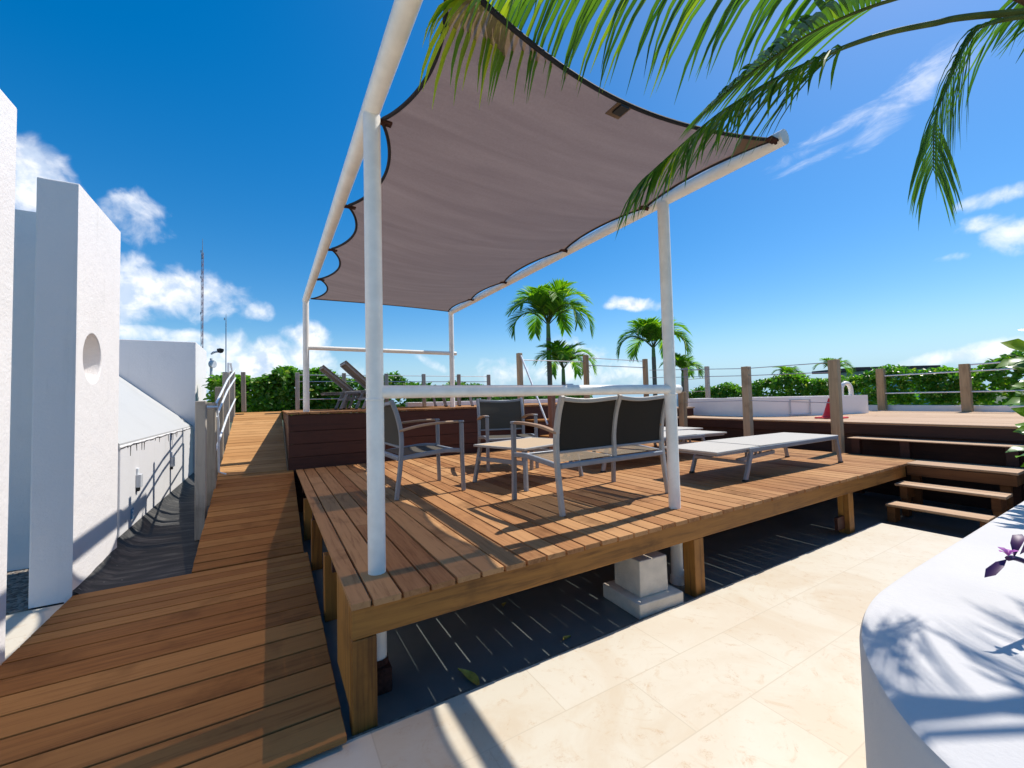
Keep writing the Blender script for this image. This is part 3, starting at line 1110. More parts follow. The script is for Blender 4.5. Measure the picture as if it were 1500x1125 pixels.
NU, NV = 56, 190
m = MB()
vs, fs = [], []
for j in range(NV + 1):
    for i in range(NU + 1):
        vs.append(sailpt(i / NU, j / NV))
for j in range(NV):
    for i in range(NU):
        a = j * (NU + 1) + i
        fs.append((a, a + 1, a + NU + 2, a + NU + 1))
m.add(vs, fs, 0.5)
sail = thing('shade_sail', 'brown mesh shade sail laced between the white pergola beams', 'shade sail')
m.build('fabric', 'shade_cloth', sail, smooth='all')
m = MB()
m.tube([sailpt(0, j / NV) for j in range(NV + 1)], 0.011, 8)
m.tube([sailpt(1, j / NV) for j in range(NV + 1)], 0.011, 8)
m.tube([sailpt(i / NU, 0) for i in range(NU + 1)], 0.012, 8)
m.tube([sailpt(i / NU, 1) for i in range(NU + 1)], 0.010, 8)
m.build('edge_cord', 'black_cord', sail, smooth=True)
for att, u, xb_ in ((attL, 0.0, 0.515), (attR, 1.0, 2.89)):
    for y in att[:-1]:
        v = (y - YF) / (YE - YF)
        p = sailpt(u, v)
        sx = 1 if u == 0 else -1
        m = MB()
        m.box((min(p.x + 0.07 * sx, xb_), p.y - 0.022, 3.14), (max(p.x + 0.07 * sx, xb_), p.y + 0.022, 3.152))
        m.tube([(p.x + 0.03 * sx, p.y, 3.15), (xb_ + 0.02 * sx, p.y, 3.142)], 0.013, 6)
        m.build('tie', 'rust', sail)
# reinforced corner and centre patch on the front edge
m = MB()
ps = [sailpt(1, 0.0), sailpt(1, 0.045), sailpt(0.90, 0.0)]
m.add([p + Vector((0, 0, -0.004)) for p in ps], [(0, 1, 2)])
m.build('corner_patch', 'brown_patch', sail)
m = MB()
a, b = sailpt(0.50, 0.0), sailpt(0.50, 0.018)
c_ = (a + b) / 2
m.box((c_.x - 0.05, c_.y - 0.05, c_.z - 0.012), (c_.x + 0.05, c_.y + 0.05, c_.z - 0.006))
m.build('edge_patch', 'brown_patch', sail)
m = MB()
m.box((c_.x - 0.03, c_.y - 0.055, c_.z - 0.024), (c_.x + 0.03, c_.y + 0.015, c_.z - 0.013))
m.build('edge_buckle', 'black_plastic', sail)

# ---------------------------------------------------------------- concrete block under the deck
t = thing('concrete_footing', 'stepped concrete block in the pool under the platform edge', 'footing', (2.40, 2.26, -0.03), radians(-4))
m = mbox((-0.205, -0.20, 0), (0.215, 0.20, 0.105))
m.build('plinth', 'concrete', t, bevel=0.008)
m = MB()
m.add([(-0.13, -0.13, 0.106), (0.14, -0.13, 0.106), (0.14, 0.15, 0.106), (-0.13, 0.15, 0.106),
       (-0.127, -0.127, 0.36), (0.137, -0.127, 0.36), (0.137, 0.147, 0.36), (-0.127, 0.147, 0.36)],
      [(0, 3, 2, 1), (4, 5, 6, 7), (0, 1, 5, 4), (1, 2, 6, 5), (2, 3, 7, 6), (3, 0, 4, 7)])
m.build('block', 'concrete', t, bevel=0.007)

# dry leaves in the pool
def dry_leaf(label, x, y, z, rz, s):
    m = MB()
    vs, fs = [], []
    for i in range(7):
        tt = i / 6
        w = 0.022 * sin(pi * min(1, tt * 1.05)) * s
        yy = (tt - 0.5) * 0.14 * s
        cx = 0.02 * s * sin(tt * 3)
        vs += [(cx - w, yy, 0.012 + 0.02 * s * tt * tt), (cx, yy, 0.004 + 0.02 * s * tt * tt), (cx + w, yy, 0.016 + 0.02 * s * tt * tt)]
    for i in range(6):
        for k in range(2):
            a = i * 3 + k
            fs.append((a, a + 1, a + 4, a + 3))
    m.add(vs, fs)
    o = m.build('fallen_leaf', 'dry_leaf', smooth='all')
    o.location = (x, y, z)
    o.rotation_euler = (0, 0, rz)
    tag(o, label, 'leaf', 'fallen leaves')


dry_leaf('curled yellow leaf in the dark pool near the corner post', 0.93, 2.14, -0.03, 0.35, 1.25)
dry_leaf('small dry leaf floating near the concrete footing', 1.62, 2.16, -0.03, 1.9, 0.6)
dry_leaf('dry leaf lying deeper under the platform edge', 1.5, 2.75, -0.03, 2.4, 0.6)

# ---------------------------------------------------------------- seating
def add_upright(m, x, wd=0.042):
    m.sweep(crom([(x, -0.345, 0), (x, -0.30, 0.36), (x, -0.292, 0.60), (x, -0.33, 0.80), (x, -0.385, 0.945)], 5), wd, [0.040] * 21, (1, 0, 0))


def seat_unit(root, xa, xb_, mesh_seat, mesh_back):
    """sling seat and backrest between xa and xb_"""
    m = MB()
    vs, fs = [], []
    nx, ny = 8, 10
    for j in range(ny + 1):
        for i in range(nx + 1):
            u, v = i / nx, j / ny
            x = xa + (xb_ - xa) * u
            y = -0.285 + 0.625 * v
            z = 0.412 + 0.010 * sin(pi * v) - 0.018 * sin(pi * u) * sin(pi * v) - (0.02 * max(0, v - 0.85) / 0.15)
            vs.append((x, y, z))
    for j in range(ny):
        for i in range(nx):
            a = j * (nx + 1) + i
            fs.append((a, a + 1, a + nx + 2, a + nx + 1))
    m.add(vs, fs)
    m.build('seat', mesh_seat, root, smooth='all')
    m = MB()
    vs, fs = [], []
    for j in range(ny + 1):
        for i in range(nx + 1):
            u, v = i / nx, j / ny
            x = xa + (xb_ - xa) * u
            z = 0.50 + 0.40 * v
            y = -0.288 - 0.02 * max(0, v - 0.2) - 0.055 * v * v - 0.012 * sin(pi * u)
            vs.append((x, y, z - 0.012 * sin(pi * u) * v))
    for j in range(ny):
        for i in range(nx):
            a = j * (nx + 1) + i
            fs.append((a, a + 1, a + nx + 2, a + nx + 1))
    m.add(vs, fs)
    m.build('backrest', mesh_back, root, smooth='all')


def make_seat(name, label, cat, wid, units, loc, rz, group=None):
    t = thing(name, label, cat, loc, rz, group)
    hw = wid / 2
    xs = [-hw + wid * i / units for i in range(units + 1)]
    for x in xs:
        m = MB()
        add_upright(m, x)
        if 0 < xs.index(x) < units:
            m = MB()
            m.sweep(crom([(x, -0.296, 0.395), (x, -0.292, 0.60), (x, -0.33, 0.80), (x, -0.385, 0.945)], 6), 0.04, 0.036, (1, 0, 0))
            m.sweep([(x, -0.27, 0.395), (x, 0.30, 0.405)], 0.035, 0.03, (1, 0, 0))
        m.build('back_upright', 'champagne_coat' if units > 1 else 'powder_coat', t, bevel=0.009, seg=3)
    fr = 'powder_coat'
    for x in (-hw, hw):
        m = MB()
        m.sweep([(x, 0.350, 0), (x, 0.340, 0.35), (x, 0.338, 0.695)], 0.042, 0.036, (1, 0, 0))
        m.build('front_leg', fr, t, bevel=0.007, seg=3)
        m = MB()
        m.sweep(crom([(x, -0.305, 0.385), (x, -0.1, 0.405), (x, 0.15, 0.425), (x, 0.322, 0.415)], 4), 0.036, 0.042, (1, 0, 0))
        m.build('side_rail', fr, t, bevel=0.008, seg=3)
        m = MB()
        m.sweep(crom([(x, -0.315, 0.648), (x, -0.1, 0.690), (x, 0.12, 0.708), (x, 0.30, 0.711)], 5), 0.052, 0.024, (1, 0, 0))
        m.build('armrest', 'arm_wood', t, bevel=0.008, seg=3)
        m = MB()
        m.box((x - 0.026, 0.302, 0.698), (x + 0.026, 0.36, 0.722))
        m.build('arm_cap', fr, t, bevel=0.008, seg=3)
    m = MB()
    m.sweep([(-hw + .02, 0.325, 0.402), (hw - .02, 0.325, 0.402)], 0.034, 0.034, (0, 1, 0))
    m.build('front_rail', fr, t, bevel=0.008, seg=3)
    m = MB()
    m.sweep([(-hw + .02, -0.302, 0.382), (hw - .02, -0.302, 0.382)], 0.05, 0.042, (0, 1, 0))
    m.build('back_rail', fr, t, bevel=0.01, seg=3)
    for i in range(units):
        a, b = xs[i] + 0.022, xs[i + 1] - 0.022
        m = MB()
        pts = []
        for k in range(13):
            u = k / 12
            pts.append((a + (b - a) * u, -0.370 - 0.014 * sin(pi * u), 0.918 - 0.018 * sin(pi * u) - 0.004 * sin(2 * pi * u)))
        m.sweep(pts, 0.030, 0.036, (0, 1, 0))
        m.build('top_rail', 'champagne_coat' if units > 1 else fr, t, bevel=0.008, seg=3)
        m = MB()
        m.sweep([(a, -0.294, 0.492), (b, -0.294, 0.492)], 0.022, 0.022, (0, 1, 0))
        m.build('lower_rail', fr, t, bevel=0.005)
        seat_unit(t, a, b, 'sling_sunlit' if units > 1 else 'sling_chair', 'sling_shaded' if units > 1 else 'sling_chair')
    return t


make_seat('outdoor_sofa', 'two seat grey metal sofa with shade-toned mesh back, seen from behind', 'sofa', 1.285, 2, (2.60, 3.01, ZD), radians(2.2))
G = 'sling armchairs'
a = make_seat('sling_armchair', 'grey metal armchair in side view next to the front pergola post', 'armchair', 0.665, 1, (1.365, 4.315, ZD), radians(-90 + 1.5), G)
dup(a, (2.86, 5.09, ZD), radians(180 - 16), 'grey metal armchair facing the camera behind the coffee table')

# coffee table
t = thing('coffee_table', 'low tan topped coffee table between the sofa and the armchairs', 'coffee table', (2.585, 4.08, ZD), radians(17))
LX, LY = 0.51, 0.385
m = mbox((-LX + 0.03, -LY + 0.03, 0.412), (LX - 0.03, LY - 0.03, 0.424))
m.build('tabletop', 'table_slats', t)
m = MB()
m.box((-LX, -LY, 0.402), (LX, -LY + 0.029, 0.427))
m.box((-LX, LY - 0.029, 0.402), (LX, LY, 0.427))
m.box((-LX, -LY + 0.03, 0.402), (-LX + 0.029, LY - 0.03, 0.427))
m.box((LX - 0.029, -LY + 0.03, 0.402), (LX, LY - 0.03, 0.427))
m.build('rim', 'champagne_coat', t, bevel=0.005)
for sx in (-1, 1):
    for sy in (-1, 1):
        m = MB()
        m.sweep([(sx * (LX - 0.01), sy * (LY - 0.0), 0), (sx * (LX - 0.06), sy * (LY - 0.05), 0.40)], 0.042, 0.036, (0, 1, 0))
        m.build('leg', 'powder_coat', t, bevel=0.006)
    m = MB()
    m.sweep([(sx * (LX - 0.035), -LY + 0.04, 0.27), (sx * (LX - 0.035), LY - 0.04, 0.27)], 0.026, 0.045, (1, 0, 0))
    m.build('stretcher', 'powder_coat', t, bevel=0.005)


# sun loungers: x from head (-) to foot (+)
def make_lounger(label, loc, rz, back=0.0, group='sun loungers', mat='sling_cream', frame='powder_coat'):
    t = thing('sun_lounger', label, 'sun lounger', loc, rz, group)
    hw = 0.325
    xf, xh, xe = 1.0, -0.95, -1.50
    zt = 0.325
    for sy in (-1, 1):
        m = MB()
        m.sweep([(xh, sy * hw, zt - 0.005), (xf, sy * hw, zt + 0.01)], 0.032, 0.050, (0, 1, 0))
        m.build('side_rail', frame, t, bevel=0.008, seg=3)
        for (a, b) in ((xf - 0.03, xf + 0.055), (xh + 0.05, xh - 0.08)):
            m = MB()
            m.sweep([(a, sy * (hw - .001), zt - 0.01), (b, sy * (hw - .001), 0.012)], 0.034, 0.048, (0, 1, 0))
            lg = m.build('leg', frame, t, bevel=0.007, seg=3)
            m = MB()
            m.box((b - 0.026, sy * hw - 0.02, 0), (b + 0.026, sy * hw + 0.02, 0.02))
            m.build('foot', 'rubber', lg)
    m = MB()
    m.sweep([(xf, -hw, zt + 0.01), (xf, hw, zt + 0.01)], 0.034, 0.05, (1, 0, 0))
    m.build('end_rail', frame, t, bevel=0.008)
    m = MB()
    m.sweep([(xh - 0.03, -hw + .01, 0.19), (xh - 0.03, hw - .01, 0.19)], 0.03, 0.03, (1, 0, 0))
    for yy in (-0.2, 0.2):
        m.sweep([(xh - 0.02, yy, 0.20), (xh + 0.7, yy, 0.24)], 0.025, 0.04, (0, 1, 0))
        for k in range(4):
            m.box((xh + 0.15 + k * 0.09, yy - 0.012, 0.225 + k * 0.003), (xh + 0.17 + k * 0.09, yy + 0.012, 0.285))
    m.build('ratchet', 'grey_frame', t)
    m = mbox((xh + 0.2, -hw + 0.018, zt + 0.008), (xf - 0.02, hw - 0.018, zt + 0.028))
    m.box((xh + 0.19, -hw - 0.010, zt + 0.022), (xf + 0.012, hw + 0.010, zt + 0.036))
    m.build('seat_sling', mat, t, bevel=0.006)
    # head section hinged at xh+0.18
    m = MB()
    ca, sa = cos(back), sin(back)
    hx, hz = xh + 0.18, zt + 0.022

    def tr(px, py, pz):
        dx = px - hx
        return (hx + dx * ca + (pz - hz) * sa * -1 * -1, py, hz - dx * sa + (pz - hz) * ca)
    pts = [(hx, hz - .0), (hx - 0.35, hz - .006), (xe, hz - 0.012)]
    vs = []
    for (px, pz) in pts:
        for (py, dz) in ((-hw - .008, -0.012), (hw + .008, -0.012), (hw + .008, 0.010), (-hw - .008, 0.010)):
            vs.append(tr(px, py, pz + dz))
    fs = [(0, 1, 2, 3), (11, 10, 9, 8)]
    for i in range(2):
        for k in range(4):
            a_, b_ = i * 4 + k, i * 4 + (k + 1) % 4
            fs.append((b_, a_, a_ + 4, b_ + 4))
    m.add(vs, fs)
    m.build('head_sling', mat, t, bevel=0.005)
    m = MB()
    for sy in (-1, 1):
        m.sweep([tr(hx, sy * (hw - 0.03), hz - 0.03), tr(xe + 0.03, sy * (hw - 0.03), hz - 0.034)], 0.028, 0.034, (0, 1, 0))
    m.sweep([tr(xe + 0.03, -hw + 0.03, hz - 0.034), tr(xe + 0.03, hw - 0.03, hz - 0.034)], 0.028, 0.028, (1, 0, 0))
    m.build('head_frame', frame, t, bevel=0.005)
    return t


make_lounger('nearest cream sling sun lounger lying flat beyond the sofa', (5.36, 2.885, ZD), radians(-0.8))
make_lounger('cream sling sun lounger half hidden by the right pergola post, second from the front', (4.60, 4.22, ZD), pi)
make_lounger('cream sling sun lounger farthest back on the platform, just showing past the post', (5.10, 4.98, ZD), pi)
# loungers parked on the back deck, head ends to the left
GS = 'sun loungers parked on the back deck'
for (yy, back, lab) in ((7.85, radians(44), 'grey sun lounger on the back deck with its raised back showing highest'),
                        (8.60, radians(42), 'grey sun lounger on the back deck with the thinner lower raised back'),
                        (9.33, 0.0, 'grey sun lounger lying flat behind the two with raised backs')):
    make_lounger(lab, (2.42 if yy != 8.60 else 2.16, yy, ZU), 0, back, GS, 'sling_grey', 'grey_frame')


# ---------------------------------------------------------------- fences
def fence(name, label, posts, cables, pmat, cat='fence', size=0.09, crad=0.007, cmat='cable_steel'):
    t = thing(name, label, cat)
    for (x, y, z0, z1) in posts:
        m = MB()
        lean = random.uniform(-0.012, 0.012)
        s = size / 2
        m.sweep([(x, y, z0), (x + lean, y, z1)], size, size * 0.92, (0, 1, 0))
        m.build('post', pmat, t, bevel=0.008)
    for path in cables:
        m = MB()
        m.tube(path, crad, 6)
        m.build('cable', cmat, t, smooth=True)
    return t


random.seed(31)
px = [-0.453, 0.50, 1.432, 2.358, 3.262, 4.179, 5.04]
fence('cable_fence', 'grey post and cable fence along the far edge of the back deck', [(x, 9.86, ZU, 2.19) for x in px],
      [[(x0, 9.86, z), (x1, 9.86, z)] for z in (2.14, 2.00, 1.62) for x0, x1 in ((0.5, 5.04),)], 'weathered_post', size=0.085, crad=0.009)
fence('cable_fence', 'brown post and cable fence on the right end of the back deck edge',
      [(4.096, 6.69, 1.20, 2.385), (5.81, 6.80, ZU, 2.415), (7.61, 6.80, ZU, 2.385)],
      [[(4.1, 6.72, 2.26), (5.81, 6.80, 2.27)], [(5.81, 6.80, 2.36), (7.61, 6.80, 2.33)], [(5.81, 6.80, 2.20), (7.61, 6.80, 2.18)]],
      'brown_post', size=0.095, crad=0.009)
fence('cable_fence', 'weathered post and cable fence at the edge between lounge platform and right deck',
      [(XS - 0.02, 2.969, ZD - 0.05, 1.993), (XS, 4.339, ZD, 2.001), (XS, 5.70, ZD, 1.58)],
      [[(7.43, 2.97, 1.955), (7.45, 4.34, 1.965), (7.70, 6.76, 2.12)],
       [(7.43, 2.97, 1.805), (7.45, 4.34, 1.835), (7.70, 6.76, 1.94)],
       [(7.43, 2.97, 1.335), (7.45, 4.34, 1.385), (7.45, 5.70, 1.36)]], 'brown_post', size=0.125, crad=0.007, cmat='cable_steel')
fence('cable_fence', 'pale slim two post cable fence beyond the white pool', [(10.48, 7.19, ZR, 2.30), (10.84, 8.14, ZR, 2.34)],
      [[(10.48, 7.19, z), (10.84, 8.14, z)] for z in (2.23, 1.98, 1.62)], 'weathered_post', size=0.10, crad=0.009)
fence('rail_fence', 'brown post fence with pale rails in front of the right hedge', [(12.78, 4.156, ZR, 2.035), (12.38, 2.657, ZR, 2.015), (11.95, 1.05, ZR, 2.0)],
      [[(12.78, 4.156, z), (12.38, 2.657, z), (11.95, 1.05, z), (11.6, -0.4, z)] for z in (1.86, 1.44)] + [[(12.38, 2.657, 1.99), (11.95, 1.05, 2.01), (11.6, -.4, 2.0)]],
      'brown_post', size=0.15, crad=0.016, cmat='white_tube')
# sloping handrail of the inner steps
t = thing('step_handrail', 'sloping white tube handrail with a short reddish post behind the sofa', 'handrail')
m = MB()
m.sweep([(4.16, 5.78, ZD), (4.15, 5.78, 1.60)], 0.105, 0.095, (0, 1, 0))
m.build('post', 'red_post', t, bevel=0.008)
m = MB()
m.tube([(4.09, 6.64, 2.33), (4.07, 5.80, 1.07)], 0.017, 10)
m.build('rail', 'white_tube', t, smooth=True)
# ramp handrail on the left
t = thing('ramp_handrail', 'weathered posts with white tube rails along the left side of the ramps', 'handrail')
rp = [(-0.690, 5.96, 0.0, 1.575), (-0.640, 6.42, 0.28, 1.56), (-0.655, 7.55, 0.45, 1.80), (-0.655, 8.65, 0.75, 2.10), (-0.645, 9.75, 1.2, 2.19)]
for i, (x, y, z0, z1) in enumerate(rp):
    m = MB()
    m.sweep([(x, y, z0), (x, y, z1)], 0.105 if i < 2 else 0.10, 0.10, (0, 1, 0))
    m.build('post', 'weathered_post', t, bevel=0.008)
for dz in (-0.02, -0.19, -0.60):
    m = MB()
    y0_, z0_ = 6.45, 1.56
    y1_, z1_ = 9.75, 2.25
    m.tube([(-0.595, y0_, z0_ + dz), (-0.595, 8.1, (z0_ + z1_) / 2 + 0.05 + dz), (-0.59, y1_, z1_ + dz)], 0.014, 10)
    m.build('rail', 'white_tube', t, smooth=True)
m = MB()
m.tube([(-0.69, 5.96, 1.50), (-0.58, 6.42, 1.50)], 0.018, 8)
m.build('rail', 'white_tube', t, smooth=True)
m = MB()
m.tube([(-0.585, 6.46, 1.54), (-0.575, 6.52, 1.30), (-0.575, 6.60, 0.66), (-0.5, 6.62, 0.62)], 0.012, 8)
m.build('rail_bracket', 'white_tube', t, smooth=True)
m = MB()
m.tube([(-0.62, 8.6, 2.09), (-0.62, 8.6, 2.25), (-0.60, 8.75, 2.27), (-0.58, 8.8, 2.13)], 0.016, 8)
m.build('rail_bracket', 'white_tube', t, smooth=True)

# ---------------------------------------------------------------- jacuzzi, cone, box step
t = thing('plunge_pool', 'raised white plunge pool wall with a rounded end on the right deck', 'plunge pool')
pl = [(11.0, 3.85), (9.65, 4.22), (8.95, 4.52), (8.66, 4.95), (8.60, 5.5), (8.75, 6.2), (9.1, 6.8), (9.9, 7.0)]
pts = [(p.x, p.y) for p in crom([(a, b, 0) for a, b in pl], 8)]
inner = []
cx, cy_ = 10.6, 5.7
for (x, y) in pts:
    d = Vector((cx - x, cy_ - y, 0)).normalized()
    inner.append((x + d.x * 0.28, y + d.y * 0.28))
m = MB()
n = len(pts)
vs = [(x, y, ZR) for x, y in pts] + [(x, y, 1.422) for x, y in pts] + [(x, y, 1.422) for x, y in inner] + [(x, y, ZR) for x, y in inner]
fs = []
for i in range(n - 1):
    for k in range(3):
        fs.append((k * n + i, k * n + i + 1, (k + 1) * n + i + 1, (k + 1) * n + i))
fs.append((0, n, 2 * n, 3 * n))
fs.append((n - 1, 4 * n - 1, 3 * n - 1, 2 * n - 1))
m.add(vs, fs)
m.build('wall', 'pool_white', t, smooth=True)
m = MB()
m.box((10.9, 3.9, ZR), (11.25, 6.9, 1.420))
m.build('side_wall', 'pool_white', t)
# access panel (frame on the wall between the posts)
d = Vector((9.65 - 8.95, 4.22 - 4.52, 0)).normalized()
nrm = Vector((d.y, -d.x, 0))
if nrm.y > 0:
    nrm = -nrm
pc = Vector((9.30, 4.365, 1.21)) + nrm * 0.035
m = MB()
for (a, b, e, f_) in ((-0.23, 0.23, 0.145, 0.16), (-0.23, 0.23, -0.16, -0.14), (-0.23, -0.215, -0.14, 0.145), (0.21, 0.23, -0.14, 0.145)):
    vs = []
    for s, z in ((a, e), (b, e), (b, f_), (a, f_)):
        for o_ in (0, 0.02):
            vs.append(pc + d * s + Vector((0, 0, z)) + nrm * o_)
    m.add(vs, [(0, 2, 4, 6), (1, 7, 5, 3), (0, 1, 3, 2), (2, 3, 5, 4), (4, 5, 7, 6), (6, 7, 1, 0)])
m.build('access_panel', 'grey_plastic', t)
t = thing('pool_spout', 'white arched tube spout on the plunge pool rim', 'spout', (10.55, 4.02, 1.423))
m = MB()
m.tube([(0.12, -0.04, 0), (0.12, -0.04, 0.10)] + [(0.12 * cos(a) - 0.0, -0.04 * cos(a), 0.10 + 0.16 * sin(a)) for a in [pi * k / 14 for k in range(1, 14)]] + [(-0.12, 0.04, 0.10), (-0.12, 0.04, 0.0)], 0.042, 14)
m.build('tube', 'white_paint', t, smooth=True)
t = thing('traffic_cone', 'bright red traffic cone on the right deck behind the brown post', 'traffic cone', (8.66, 3.54, ZR))
m = MB()
m.box((-0.19, -0.19, 0.0), (0.19, 0.19, 0.03))
m.build('base', 'red_cone', t, bevel=0.012)
m = MB()
m.lathe([(0.145, 0.03), (0.12, 0.06), (0.035, 0.36), (0.0, 0.365)], (0, 0, 0), 24)
m.build('cone', 'red_cone', t, smooth=True)
t = thing('box_step', 'small dark box step at the left end of the plunge pool', 'step')
mbox((8.05, 6.25, ZR), (8.55, 6.95, 1.20)).build('box', 'dark_wood_y', t, bevel=0.004)
mbox((8.03, 6.23, 1.202), (8.57, 6.97, 1.235)).build('tread', 'pale_deck', t, bevel=0.004)

# white kerbs behind the decks
m = mbox((2.9, 10.02, ZU - 0.2), (12.2, 10.25, 1.50))
tag(m.build('white_kerb', 'pool_white', bevel=0.01), 'long white kerb beyond the back deck under the hedge', 'kerb')
m = MB()
m.add([(11.2, -2.0, 0.8), (12.95, 4.3, 0.8), (13.15, 9.6, 0.8), (13.45, 9.6, 0.8), (13.25, 4.2, 0.8), (11.5, -2.1, 0.8),
       (11.2, -2.0, 1.15), (12.95, 4.3, 1.15), (13.15, 9.6, 1.15), (13.45, 9.6, 1.15), (13.25, 4.2, 1.15), (11.5, -2.1, 1.15)],
      [(6, 7, 10, 11), (7, 8, 9, 10), (0, 1, 7, 6), (1, 2, 8, 7), (2, 3, 9, 8), (3, 4, 10, 9), (4, 5, 11, 10), (5, 0, 6, 11)])
tag(m.build('white_kerb', 'pool_white'), 'low white kerb between the right deck and its hedge', 'kerb')


# ---------------------------------------------------------------- plants
def leaf(m, base, d, up, ln, wd, rnd, curl=0.25):
    d = d.normalized()
    s = d.cross(up)
    if s.length < 1e-4:
        s = Vector((1, 0, 0))
    s.normalize()
    n = s.cross(d)
    b = Vector(base)
    p1 = b + d * ln * 0.45 + n * ln * 0.06
    p2 = b + d * ln * 0.80 - n * ln * curl * 0.3
    p3 = b + d * ln - n * ln * curl
    f = wd * 0.18
    vs = [b, p1 + s * wd * 0.42 + n * f, p1, p1 - s * wd * 0.42 + n * f, p2 + s * wd * 0.5 + n * f, p2, p2 - s * wd * 0.5 + n * f, p3]
    m.add(vs, [(0, 2, 1), (0, 3, 2), (1, 2, 5, 4), (2, 3, 6, 5), (4, 5, 7), (5, 6, 7)], rnd)


def rosette(m, c, ax, ln, wd, n=8, yellow=0.0):
    ax = ax.normalized()
    u = ax.orthogonal().normalized()
    v = ax.cross(u)
    base = random.random() * 0.7
    for k in range(n):
        a = k * 2.4 + random.random() * 0.5
        el = 0.25 + 0.9 * (k / n) + random.uniform(-.15, .15)
        d = (u * cos(a) + v * sin(a)) * cos(el) + ax * sin(el)
        l = ln * random.uniform(0.75, 1.1)
        r = min(0.77, max(0, base + random.uniform(-.25, .25)))
        if random.random() < yellow:
            r = random.uniform(0.8, 1.0)
        leaf(m, Vector(c) + ax * 0.01 * k, d, ax, l, wd * random.uniform(0.8, 1.15), r)


def hedge(label, line, width, z0, ztop, n, ln=0.13, wd=0.062, yellow=0.05, seed=1):
    random.seed(seed)
    t = thing('hedge', label, 'hedge', group='hedges round the terrace')
    m = MB()
    st = MB()
    segs = []
    tot = 0
    for a, b in zip(line[:-1], line[1:]):
        l = sqrt((b[0] - a[0]) ** 2 + (b[1] - a[1]) ** 2)
        segs.append((a, b, l))
        tot += l
    for i in range(n):
        r = random.random() * tot
        for a, b, l in segs:
            if r <= l:
                break
            r -= l
        tt = r / l
        x = a[0] + (b[0] - a[0]) * tt
        y = a[1] + (b[1] - a[1]) * tt
        nx_, ny_ = -(b[1] - a[1]) / l, (b[0] - a[0]) / l
        top = (a[2] + (b[2] - a[2]) * tt) if len(a) > 2 else ztop
        top += 0.10 * sin(x * 3.1 + y * 2.3) + 0.06 * sin(x * 7.7 + y * 5.1 + 1)
        q = random.random()
        if q < 0.42:
            z = top - random.random() ** 2 * 0.18
            w = random.uniform(-0.5, 0.5) * width
            ax = Vector((random.uniform(-.5, .5), random.uniform(-.5, .5), 1))
        else:
            side = -1 if random.random() < 0.75 else 1
            z = z0 + (top - z0) * random.random()
            w = side * width * (0.5 - random.random() ** 1.5 * 0.35)
            ax = Vector((nx_ * side, ny_ * side, random.uniform(0.25, 1.3)))
        x += nx_ * w
        y += ny_ * w
        sz = random.uniform(0.7, 1.2)
        rosette(m, (x, y, z), ax, ln * sz, wd * sz, random.choice((6, 7, 8, 9)), yellow)
    m.build('foliage', 'hedge_leaf', t, smooth=False)
    return t


hedge('dense green hedge with leafy tips behind the top of the ramp', [(-0.95, 11.3, 2.08), (-0.3, 10.85, 2.08), (1.6, 10.75, 2.12)], 0.7, 1.25, 2.1, 780, 0.17, 0.078, 0.05, 3)
hedge('lower green hedge behind the stacked loungers and white kerb', [(1.6, 10.75, 2.10), (3.4, 10.75, 1.92), (5.6, 10.75, 1.72), (9.0, 10.75, 1.52)], 0.7, 1.25, 1.9, 1250, 0.13, 0.062, 0.03, 4)
hedge('bright green clipped hedge behind the rail fence on the right', [(12.95, -1.6, 2.06), (13.35, 2.2, 1.96), (13.6, 4.3, 1.84), (13.7, 7.0, 1.86), (13.85, 8.0, 1.75), (14.0, 10.2, 1.55)][::-1], 0.7, 1.05, 2.05, 2900, 0.13, 0.06, 0.09, 6)


def strip_leaflet(m, base, d, ln, wd, droop, rnd, nseg=4, up=Vector((0, 0, 1)), fold=0.25):
    p = Vector(base)
    d = d.normalized()
    vs, fs = [], []
    for i in range(nseg + 1):
        t = i / nseg
        s = d.cross(up)
        if s.length < 1e-3:
            s = Vector((1, 0, 0))
        s.normalize()
        nn = s.cross(d)
        w = wd * (0.55 + 1.8 * t if t < 0.25 else (1.0 if t < 0.6 else max(0.05, 1 - ((t - 0.6) / 0.4) ** 1.5)))
        vs += [p + s * w * 0.5 + nn * w * fold, p, p - s * w * 0.5 + nn * w * fold]
        d = (d + Vector((0, 0, -1)) * droop / nseg).normalized()
        p = p + d * ln / nseg
    for i in range(nseg):
        a = i * 3
        fs += [(a, a + 1, a + 4, a + 3), (a + 1, a + 2, a + 5, a + 4)]
    m.add(vs, fs, rnd)


